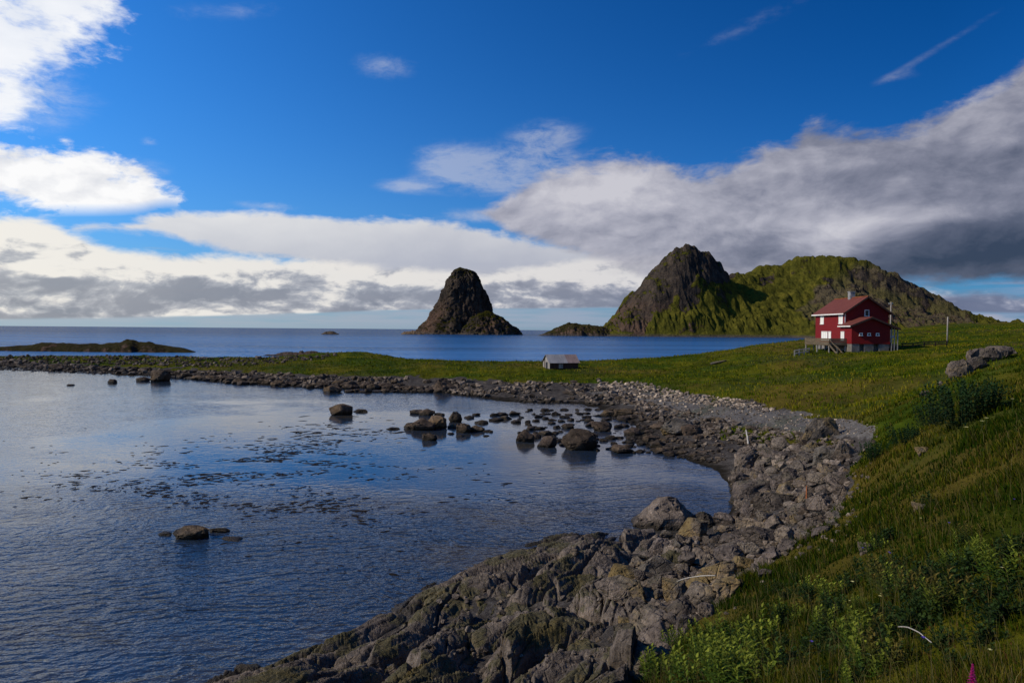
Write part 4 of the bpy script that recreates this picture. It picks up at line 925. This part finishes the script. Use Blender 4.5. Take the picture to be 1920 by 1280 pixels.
# ------------------------------------------------------------------ house
def house():
    root = empty('red_house', (51.9, 100.0, 5.3))
    tag(root, 'two-storey red wooden house with rust-red roof and white windows on the meadow', 'house')
    L = lambda x, y, z: (x - 51.9, y - 100.0, z - 5.3)
    X0, X1, Y0, Y1, ZF, ZE, ZR = 48.7, 55.1, 100.0, 109.6, 6.4, 10.95, 13.15
    xm = (X0 + X1) / 2; o = lambda p: (p[0] - 51.9, p[1] - 5.3)
    m = MB(); m.prism([o(p) for p in ((X0, ZF), (X1, ZF), (X1, ZE), (xm, ZR - .12), (X0, ZE))], 'y', Y0 - 100, Y1 - 100)
    m.build('wall', M['clad'], root)
    f = MB(); f.box(*[X0 + .08 - 51.9, X1 - .08 - 51.9, .08, Y1 - 100 - .08, -1.2, ZF - 5.3]); fo = f.build('foundation', M['conc'], root)
    # roof: two slabs
    r = MB(); ov = .45; t = .16; sl = (ZR - ZE) / (xm - X0)
    for s in (-1, 1):
        e = xm + s * (xm - X0 + ov); ze = ZR - sl * (xm - X0 + ov)
        r.prism([o((xm, ZR)), o((e, ze)), o((e, ze + t)), o((xm, ZR + t))], 'y', -ov, Y1 - 100 + ov)
    ro = r.build('roof', M['roof'], root)
    b = MB(); e = X0 - ov; ze = ZR - sl * (xm - X0 + ov)
    b.box(e - .035 - 51.9, e - 51.9, -ov, Y1 - 100 + ov, ze - .02 - 5.3, ze + t - .01 - 5.3); b.build('eave_board', M['white'], ro)
    bb = MB()
    for s in (-1, 1):
        e2 = xm + s * (xm - X0 + ov)
        bb.prism([o((xm, ZR - .1)), o((e2, ze - .1)), o((e2, ze + t + .02)), o((xm, ZR + t + .02))], 'y', -ov - .04, -ov - .003)
    bb.build('barge_board', M['darkwood'], ro)
    rd = MB(); rd.box(xm - .12 - 51.9, xm + .12 - 51.9, -ov, Y1 - 100 + ov, ZR + t - 5.3 - .02, ZR + t + .07 - 5.3); rd.build('ridge_cap', M['rust'], ro)
    c = MB(); c.box(-.38, .38, 4.2, 4.95, ZR - 5.6, 14.15 - 5.3); c.box(-.44, .44, 4.14, 5.01, 14.15 - 5.3, 14.27 - 5.3); c.build('chimney', M['chim'], root, bevel=.015)
    cb = MB(); cb.box(X0 - .03 - 51.9, X0 + .10 - 51.9, -.035, -.003, ZF + 2.0 - 5.3, ZE - 5.3); cb.build('corner_board', M['white'], root)
    def window(axis, cx, cy, cz, w, h, paneM='curtain', bars=1, wall=0.0):
        """frame + pane on a wall facing -x ('x') or -y ('y')"""
        fr = MB(); pn_ = MB(); fw = .09
        def bx_(mb, a0, a1, z0, z1, d0, d1):
            if axis == 'x': mb.box(cx - d1, cx - d0, cy + a0, cy + a1, z0, z1)
            else: mb.box(cx + a0, cx + a1, cy - d1, cy - d0, z0, z1)
        bx_(fr, -w / 2 - fw, w / 2 + fw, cz + h / 2, cz + h / 2 + fw, .003, .07); bx_(fr, -w / 2 - fw - .05, w / 2 + fw + .05, cz - h / 2 - fw, cz - h / 2, .003, .11)
        bx_(fr, -w / 2 - fw, -w / 2, cz - h / 2, cz + h / 2, .003, .07); bx_(fr, w / 2, w / 2 + fw, cz - h / 2, cz + h / 2, .003, .07)
        for i in range(bars):
            a = -w / 2 + w * (i + 1) / (bars + 1); bx_(fr, a - .025, a + .025, cz - h / 2, cz + h / 2, .025, .055)
        wo = fr.build('window', M['white'], root)
        bx_(pn_, -w / 2, w / 2, cz - h / 2, cz + h / 2, .004, .02); pn_.build('pane', M[paneM], wo)
        wo['label'] = 'white framed window'
        return wo
    wx = X0 - 51.9; k = 5.3
    window('x', wx, 7.25, 9.95 - k, 1.0, 1.25); window('x', wx, 1.15, 9.95 - k, 1.1, 1.25)
    window('x', wx, 6.35, 7.45 - k, 1.9, 1.25, bars=2); window('x', wx, 4.6, 7.45 - k, .7, 1.25, bars=0)
    window('y', 0.0, 0, 10.85 - k, .5, .8, 'glass', 0)
    # annex with its own low gable roof and an open porch on its right
    A0, A1, B0, B1 = 48.05, 53.5, 96.6, 99.997; AE_, AR, ax = 9.0, 10.1, 50.75
    a = MB(); a.prism([o(p) for p in ((A0, ZF), (A1, ZF), (A1, AR - (AR - AE_) * (A1 - ax) / (ax - A0) - .1), (ax, AR - .1), (A0, AE_ - .05))], 'y', B0 - 100, B1 - 100)
    an = a.build('annex', M['clad'], root)
    aroof = MB(); sl2 = (AR - AE_) / (ax - A0)
    for e in (A0 - .4, 54.75):
        aroof.prism([o((ax, AR)), o((e, AR - sl2 * abs(e - ax))), o((e, AR - sl2 * abs(e - ax) + .14)), o((ax, AR + .14))], 'y', B0 - 100.45, B1 - 100.0)
    ar = aroof.build('annex_roof', M['roof'], root)
    ze2 = AR - sl2 * (ax - A0 + .4); q = MB(); q.box(A0 - .435 - 51.9, A0 - .403 - 51.9, B0 - 100.45, B1 - 100.0, ze2 - .03 - k, ze2 + .12 - k); q.build('eave_board', M['white'], ar)
    q = MB()
    for e in (A0 - .4, 54.75): q.prism([o((ax, AR - .12)), o((e, AR - sl2 * abs(e - ax) - .12)), o((e, AR - sl2 * abs(e - ax) + .15)), o((ax, AR + .15))], 'y', B0 - 100.49, B0 - 100.453)
    q.build('barge_board', M['darkwood'], ar)
    window('x', A0 - 51.9, 2.6 - 3.4 + .0, 7.45 - k, .85, 1.25)
    for i, xx in enumerate((49.35, 50.5, 51.7)): window('y', xx - 51.9, B0 - 100, 7.75 - k, .28, .26, 'glass', 0)
    f = MB(); 
    for x0, x1 in ((48.1, 49.2), (49.9, 51.2), (52.0, 53.4)): f.box(x0 - 51.9, x1 - 51.9, B0 - 99.95, -.02, -1.2, ZF - k)
    f.box(49.2 - 51.9, 52.0 - 51.9, B0 - 99.3, -.02, -1.2, ZF - k - .01)
    f.build('annex_foundation', M['conc'], root)
    pd = MB(); pd.box(A1 + .003 - 51.9, 54.7 - 51.9, B0 - 99.9, -.02, ZF - .2 - k, ZF - .04 - k); pd.build('porch_floor', M['wood'], root)
    for xx in (53.75, 54.15, 54.6):
        p = MB(); p.box(xx - .06 - 51.9, xx + .06 - 51.9, B0 - 99.98, B0 - 99.86, -1.0, AR - sl2 * (xx - ax) - .02 - k); p.build('porch_post', M['greywood'], root)
    dr = MB(); dr.box(53.6 - 51.9, 54.5 - 51.9, -.05, -.004, ZF - k, ZF + 2.0 - k); dr.build('door', M['dark'], root)
    # deck with plank parapet, posts and stair
    dk = MB(); D0, D1, E0, E1, ZD = 45.5, 48.02, 98.0, 106.0, 6.25
    dk.box(D0 - 51.9, X0 - .003 - 51.9, E0 - 100, E1 - 100, ZD - .14 - k, ZD - k); d = dk.build('deck', M['wood'], root)
    pr = MB()
    for i in range(4):
        z = ZD - .1 + i * .25 - k
        pr.box(D0 - .05 - 51.9, D0 - .01 - 51.9, E0 - 100, E1 - 100, z, z + .23); pr.box(D0 - 51.9, D1 - 51.9, E0 - 100.05, E0 - 100.01, z, z + .23)
    pr.build('parapet', M['wood'], d)
    for xx in (45.6, 46.8, 47.9):
        for yy in (98.15, 102.0, 105.8):
            p = MB(); p.box(xx - .07 - 51.9, xx + .07 - 51.9, yy - 100.07, yy - 99.93, -1.3, ZD - .14 - k); p.build('deck_post', M['greywood'], d)
    st = MB(); y0 = -2.02
    for xx in (-6.35, -5.45): st.bar((xx, y0, .92), (xx - .15, y0 - 2.9, -.45), .05, .26)
    for i in range(5): st.box(-6.35 - i * .03, -5.45 - i * .03, y0 - .5 - i * .55, y0 - .2 - i * .55, .62 - i * .26, .67 - i * .26)
    st.bar((-6.38, y0, 1.7), (-6.53, y0 - 2.9, .45), .05, .1); st.bar((-6.53, y0 - 2.88, -.5), (-6.53, y0 - 2.88, .48), .08); st.bar((-6.38, y0 - .05, .5), (-6.38, y0 - .05, 1.75), .08)
    st.build('stair', M['wood'], root)
    bx = MB(); bx.box(54.9 - 51.9, 55.6 - 51.9, -.8, -.2, 7.25 - k, 7.6 - k); bx.bar((3.3, -.1, .6), (3.3, -.1, 2.0), .05); bx.build('wall_box', M['white'], root)
    # lean-to wood pile cover to the right
    ln = MB(); ln.prism([o(p) for p in ((55.11, 5.6), (57.3, 5.6), (55.11, 7.2))], 'y', 1.0, 4.0); ln.build('lean_to', M['darkwood'], root)
house()
# ------------------------------------------------------------------ boathouse
def boathouse():
    x, y, z = [float(v) for v in atd(1051, 688, 108)]; z = float(gz(x, y)) - .05
    root = empty('boathouse', (x, y, z), R(17)); tag(root, 'small weathered boathouse with patched grey metal roof near the shore of the spit', 'boathouse')
    L2, W2, H, RZ = 2.35, 1.55, 1.05, 2.15
    m = MB(); m.prism([(-W2, 0), (W2, 0), (W2, H), (0, RZ - .08), (-W2, H)], 'x', -L2, L2); m.build('wall', M['darkwood'], root)
    g_ = MB()
    for i in range(10):
        a = -W2 + i * .31 + .01; hh = RZ - .1 - (RZ - H) * abs(a + .14) / W2
        if 3 <= i <= 5: g_.box(-L2 - .04, -L2 - .004, a, a + .28, 1.0, hh)
        elif i != 7: g_.box(-L2 - .04, -L2 - .004, a, a + .28, .02, hh)
    g_.build('gable_boards', M['greywood'], root)
    d = MB(); d.box(-L2 - .03, -L2 - .006, -.62, .30, .0, .98); d.build('door', M['dark'], root)
    for s, nm in ((-1, 'near'), (1, 'far')):
        ov = .25; e = s * (W2 + ov); ze = RZ - (RZ - H) * (W2 + ov) / W2
        for x0, x1, mm in ((-L2 - .25, .55, 'sheet'), (.553, L2 + .25, 'rustsheet')):
            r = MB(); n = 18; 
            for k in range(n):
                a = x0 + (x1 - x0) * k / n; b = x0 + (x1 - x0) * (k + 1) / n; up = .02 * (k % 2)
                r.add([(a, 0, RZ + .0 + up), (b, 0, RZ + up), (b, e, ze + up), (a, e, ze + up), (a, 0, RZ + .03 + up), (b, 0, RZ + .03 + up), (b, e, ze + .03 + up), (a, e, ze + .03 + up)],
                      [(0, 1, 2, 3), (7, 6, 5, 4), (0, 4, 5, 1), (1, 5, 6, 2), (2, 6, 7, 3), (3, 7, 4, 0)])
            q = r.build('roof_sheet', M[mm], root)
            if mm == 'rustsheet': q['label'] = 'browner rusted roof sheet'
    w = MB(); w.box(-.9, -.2, -W2 - .05, -W2 - .004, .05, .75); w.build('hatch', M['greywood'], root)
    f = MB()
    for sx in (-1, 1):
        for sy in (-1, 1): f.box(sx * (L2 - .2) - .2, sx * (L2 - .2) + .2, sy * (W2 - .2) - .2, sy * (W2 - .2) + .2, -.5, .01)
    f.build('footing', M['conc'], root)
boathouse()
# ------------------------------------------------------------------ poles, posts, driftwood
def pole(px, py, d, h, r, label, arm=True):
    x, y, z = [float(v) for v in atd(px, py, d)]; z = float(gz(x, y))
    root = empty('utility_pole', (x, y, z)); tag(root, label, 'pole')
    m = MB(); m.tube([(0, 0, -.4), (0, 0, h * .5), (.02, 0, h)], [r, r * .9, r * .75], 8); m.build('shaft', M['greywood'], root, True)
    if arm:
        a = MB(); a.bar((-.35, 0, h - .35), (.35, 0, h - .35), .09); a.build('cross_arm', M['greywood'], root)
        for sx in (-.28, .28):
            i = MB(); i.tube([(sx, 0, h - .31), (sx, 0, h - .2), (sx, 0, h - .14)], [.03, .06, .03], 6); i.build('insulator', M['white'], root, True)
pole(1776, 643, 112, 4.3, .12, 'lone grey utility pole standing in the meadow right of the red house', False)
pole(1669, 650, 112, 7.1, .11, 'grey utility pole rising behind the right corner of the red house')
def post_fence(ptsx, d, label, h=.9, rails=True, mt='darkwood'):
    P = []
    for px in ptsx:
        x, y, _ = [float(v) for v in atd(px, 640, d)]; P.append((x, y, float(gz(x, y))))
    root = empty('fence', P[0]); tag(root, label, 'fence'); b = P[0]
    for p in P:
        q = MB(); q.box(p[0] - b[0] - .06, p[0] - b[0] + .06, p[1] - b[1] - .06, p[1] - b[1] + .06, p[2] - b[2] - .3, p[2] - b[2] + h); q.build('post', M[mt], root)
    if rails:
        for zz in (h * .45, h * .9):
            q = MB()
            for a, c in zip(P[:-1], P[1:]): q.bar((a[0] - b[0], a[1] - b[1] - .09, a[2] - b[2] + zz), (c[0] - b[0], c[1] - b[1] - .09, c[2] - b[2] + zz), .05, .16)
            q.build('rail', M[mt], root)
post_fence([1692, 1712, 1733, 1754, 1775], 103, 'low dark posts, with dark rails in place of the house shadow, running right towards the pole', .75)  # real dark posts; the dark rails stand in for the house's cast shadow
post_fence([1490, 1499, 1508, 1518], 100, 'short row of weathered posts left below the deck of the house', .9, True, 'greywood')
def stick(name, a, b, rad, mt, label, cat, up=(0.05, .05), bend=.04):
    X, Y, Z, ok = hit(np.array([a[0], b[0]]), np.array([a[1], b[1]]), 0.0)
    p = Vector((X[0], Y[0], float(surf_z(X[0], Y[0])) + up[0])); q = Vector((X[1], Y[1], float(surf_z(X[1], Y[1])) + up[1])); o0 = p.copy(); d = q - p; n = 7; pts = []
    for i in range(n):
        t = i / (n - 1); pts.append(d * t + Vector((random.uniform(-1, 1), random.uniform(-1, 1), 0)) * bend * d.length * .3 + Vector((0, 0, math.sin(t * 3.14) * bend * d.length)))
    m = MB(); m.tube(pts, [rad * (1 - .5 * i / n) for i in range(n)], 7); o = m.build(name, M[mt], None, True); o.location = o0; tag(o, label, cat); return o
stick('driftwood', (1404, 838), (1398, 826), .07, 'bone', 'short bleached driftwood plank standing among the rocks below the green strip', 'driftwood', (.1, .7))
stick('rusty_post', (1512, 955), (1512, 940), .035, 'rust', 'rusty orange iron post stuck between boulders in the middle of the bank', 'iron post', (.0, .55), .0)
stick('driftwood', (1340, 1130), (1268, 1134), .012, 'bone', 'thin bleached branch lying over the boulders near the grass edge', 'driftwood', (.5, .45))
stick('dry_stalk', (1685, 1213), (1745, 1236), .006, 'bone', 'thin white dry stalk lying in the near grass', 'stalk', (.16, .12), .06)

# ------------------------------------------------------------------ plants
def leaf_quad(Vs, Fs, base, d, up, L, w):
    """a folded lance leaf: 8 verts"""
    d = d.normalized(); s = d.cross(up).normalized(); n = s.cross(d).normalized(); o = len(Vs)
    for t, ww, dz in ((0, .12, 0), (.35, 1, .06), (.7, .75, .02), (1, .04, -.10)):
        c = base + d * (L * t) + n * (L * dz); Vs.append(tuple(c - s * w * ww / 2 + n * w * .12 * ww)); Vs.append(tuple(c + s * w * ww / 2 + n * w * .12 * ww))
    for i in range(3): Fs.append((o + 2 * i, o + 2 * i + 1, o + 2 * i + 3, o + 2 * i + 2))
def herb_mesh(name, seed, stems, h, L, w, colr, colr2, spread=.2, per=26, top=None):
    r = random.Random(seed); Vs, Fs, T = [], [], []
    for k in range(stems):
        a = r.uniform(0, 6.28); s = r.uniform(0, spread); b = Vector((math.cos(a) * s, math.sin(a) * s, 0)); hh = h * r.uniform(.6, 1.05); lean = Vector((math.cos(a) * .25 + .1, math.sin(a) * .25, 1)).normalized()
        for i in range(per):
            t = (i + 1) / per; p = b + lean * hh * t; th = i * 2.4; d = Vector((math.cos(th), math.sin(th), .25 + .9 * t)); n0 = len(Vs)
            leaf_quad(Vs, Fs, p, d, Vector((0, 0, 1)), L * (1.1 - .55 * t) * r.uniform(.8, 1.15), w)
            c = Vector(colr).lerp(Vector(colr2), max(0, t - .3) * r.uniform(.6, 1.2)) * r.uniform(.75, 1.2)
            T += [tuple(c)] * (len(Vs) - n0)
        n0 = len(Vs); q = Vector((.004, 0, 0)); Vs += [tuple(b - q), tuple(b + q), tuple(b + lean * hh + q * .5), tuple(b + lean * hh - q * .5)]; Fs.append((n0, n0 + 1, n0 + 2, n0 + 3)); T += [(.05, .06, .02)] * 4
    return npmesh(name, Vs, Fs, M['leaf'], True, {'tint': np.array(T)}, link=False)
HB = [herb_mesh('leafy_plant', 200 + i, 9 + i, .30, .085, .020, (.060, .110, .012), (.25, .27, .030), .17) for i in range(3)]
HD = [herb_mesh('leafy_plant', 230 + i, 9, .20, .075, .024, (.014, .034, .007), (.038, .066, .012), .16, 14) for i in range(3)]
HO = [herb_mesh('leafy_plant', 250 + i, 7, .26, .08, .016, (.060, .085, .012), (.20, .13, .03), .14) for i in range(2)]
SHR = herb_mesh('p', 300, 60, 1.0, .13, .05, (.010, .030, .010), (.025, .060, .016), .62, 22)
def herb(px, py, me, s, label, group, cat='plant', name='leafy_plant'):
    X, Y, Z, ok = hit(np.array([px]), np.array([py]), 0.0)
    o = bpy.data.objects.new(name, me); col.objects.link(o); o.location = (float(X[0]), float(Y[0]), float(Z[0]) - .02); o.scale = (s, s, s * random.uniform(.85, 1.15)); o.rotation_euler = (0, 0, random.uniform(0, 6.28))
    return tag(o, label, cat, group)
for i in range(16):
    px, py = random.uniform(1225, 1420), random.uniform(1210, 1300)
    if px < 1215 + (1290 - py) * .5: continue
    herb(px, py, random.choice(HB), random.uniform(1.0, 1.6), 'bright yellow-green leafy plant at the bottom edge where grass meets the boulders', 'bright plants at the foot of the slope')
for cx, cy, sx, sy, n, lab, gr in ((1500, 1150, 60, 30, 11, 'yellow-green leafy plant halfway down the near slope, left clump', 'left clump of leafy plants'), (1720, 1090, 70, 50, 22, 'yellow-green leafy plant in the large middle clump of the near slope', 'middle clump of leafy plants'),
                               (1640, 1220, 40, 40, 12, 'tall yellow-green leafy plant beside the white dry stalk', 'plants beside the dry stalk')):
    for i in range(n): herb(random.gauss(cx, sx), random.gauss(cy, sy), random.choice(HB + HO + HD), random.uniform(.45, 1.35), lab, gr)
for i in range(70):
    px = random.uniform(1380, 1930); py = random.uniform(1010, 1290)
    if px < np.interp(py, EYy, EYx) + 90: continue
    herb(px, py, random.choice(HD), random.uniform(.55, 1.2), 'dark green broad-leaved plant low in the near slope', 'dark plants of the near slope')
for px, py, s, lab in ((1795, 800, 1.15, 'dark green leafy shrub below the hillside outcrop, largest'), (1845, 775, .85, 'dark green shrub nearest the hillside outcrop, right of the largest'), (1750, 800, .75, 'dark green shrub left of the largest shrub'), (1640, 862, .6, 'small dark green shrub at the grass edge above the boulder bank'), (1700, 835, .7, 'dark green shrub in front of the shrub group, lowest on the slope')):
    herb(px, py, SHR, s, lab, None, 'shrub', 'shrub')
SB = herb_mesh('p', 310, 40, 1.0, .14, .06, (.030, .045, .012), (.06, .08, .02), .7, 18)
for px, py, s, lab in ((1497, 664, .9, 'low bush left of the house deck, beside the posts'), (1520, 664, .7, 'low bush directly below the house deck'), (1548, 662, .6, 'low bush by the foot of the house stair')):
    herb(px, py, SB, s, lab, None, 'bush', 'bush')
# flowers
def flower_mesh(name, c, r, n=6, h=.12, cup=.3):
    Vs, Fs, T = [], [], []
    for k in range(n):
        a = 6.283 * k / n; n0 = len(Vs); leaf_quad(Vs, Fs, Vector((0, 0, h)), Vector((math.cos(a), math.sin(a), cup)), Vector((0, 0, 1)), r, r * .8); T += [c] * (len(Vs) - n0)
    n0 = len(Vs); Vs += [(-.002, 0, 0), (.002, 0, 0), (.002, 0, h), (-.002, 0, h)]; Fs.append((n0, n0 + 1, n0 + 2, n0 + 3)); T += [(.04, .06, .015)] * 4
    return npmesh(name, Vs, Fs, M['leaf'], True, {'tint': np.array(T)}, link=False)
FW, FP = flower_mesh('pale_flower', (.75, .70, .30), .016), flower_mesh('violet_flower', (.12, .08, .45), .018, 5, .16, 1.0)
for px, py in ((1726, 985), (1743, 1083), (1824, 1119), (1650, 1139), (1652, 1131), (1660, 1115), (1676, 1118), (1598, 1112), (1593, 1140), (1877, 1094), (1811, 836), (1841, 815), (1849, 814), (1898, 772), (1856, 1245), (1640, 1070), (1630, 1262)):
    herb(px, py, FW, random.uniform(.8, 1.5) * (1 if py > 950 else 2.5), 'tiny pale yellow flower in the near slope grass', 'pale yellow flowers', 'flower', 'pale_flower')
for px, py in ((1901, 962), (1779, 1005), (1666, 1058), (1617, 1050), (1730, 1250), (1668, 1062), (1521, 1242)):
    herb(px, py, FP, random.uniform(.9, 1.3), 'small violet flower in the near slope grass', 'violet flowers', 'flower', 'violet_flower')
def fireweed():
    r = random.Random(5); Vs, Fs, T = [], [], []
    for i in range(70):
        t = i / 70; p = Vector((0, 0, .10 + t * .22)); a = i * 2.4; rr_ = .05 * (1.05 - t); c = (.42 * r.uniform(.7, 1.2), .012, .16 * r.uniform(.8, 1.3)); n0 = len(Vs)
        leaf_quad(Vs, Fs, p, Vector((math.cos(a), math.sin(a), .3)), Vector((0, 0, 1)), rr_, .02); T += [c] * (len(Vs) - n0)
    n0 = len(Vs); Vs += [(-.003, 0, -.1), (.003, 0, -.1), (.002, 0, .33), (-.002, 0, .33)]; Fs.append((n0, n0 + 1, n0 + 2, n0 + 3)); T += [(.06, .03, .03)] * 4
    o = npmesh('fireweed', Vs, Fs, M['leaf'], True, {'tint': np.array(T)})
    X, Y, Z, ok = hit(np.array([1822.]), np.array([1330.])); o.location = (float(X[0]), float(Y[0]), float(Z[0])); o.scale = (.8, .8, .8); tag(o, 'magenta flower spike at the very bottom of the near slope', 'flower')
fireweed()
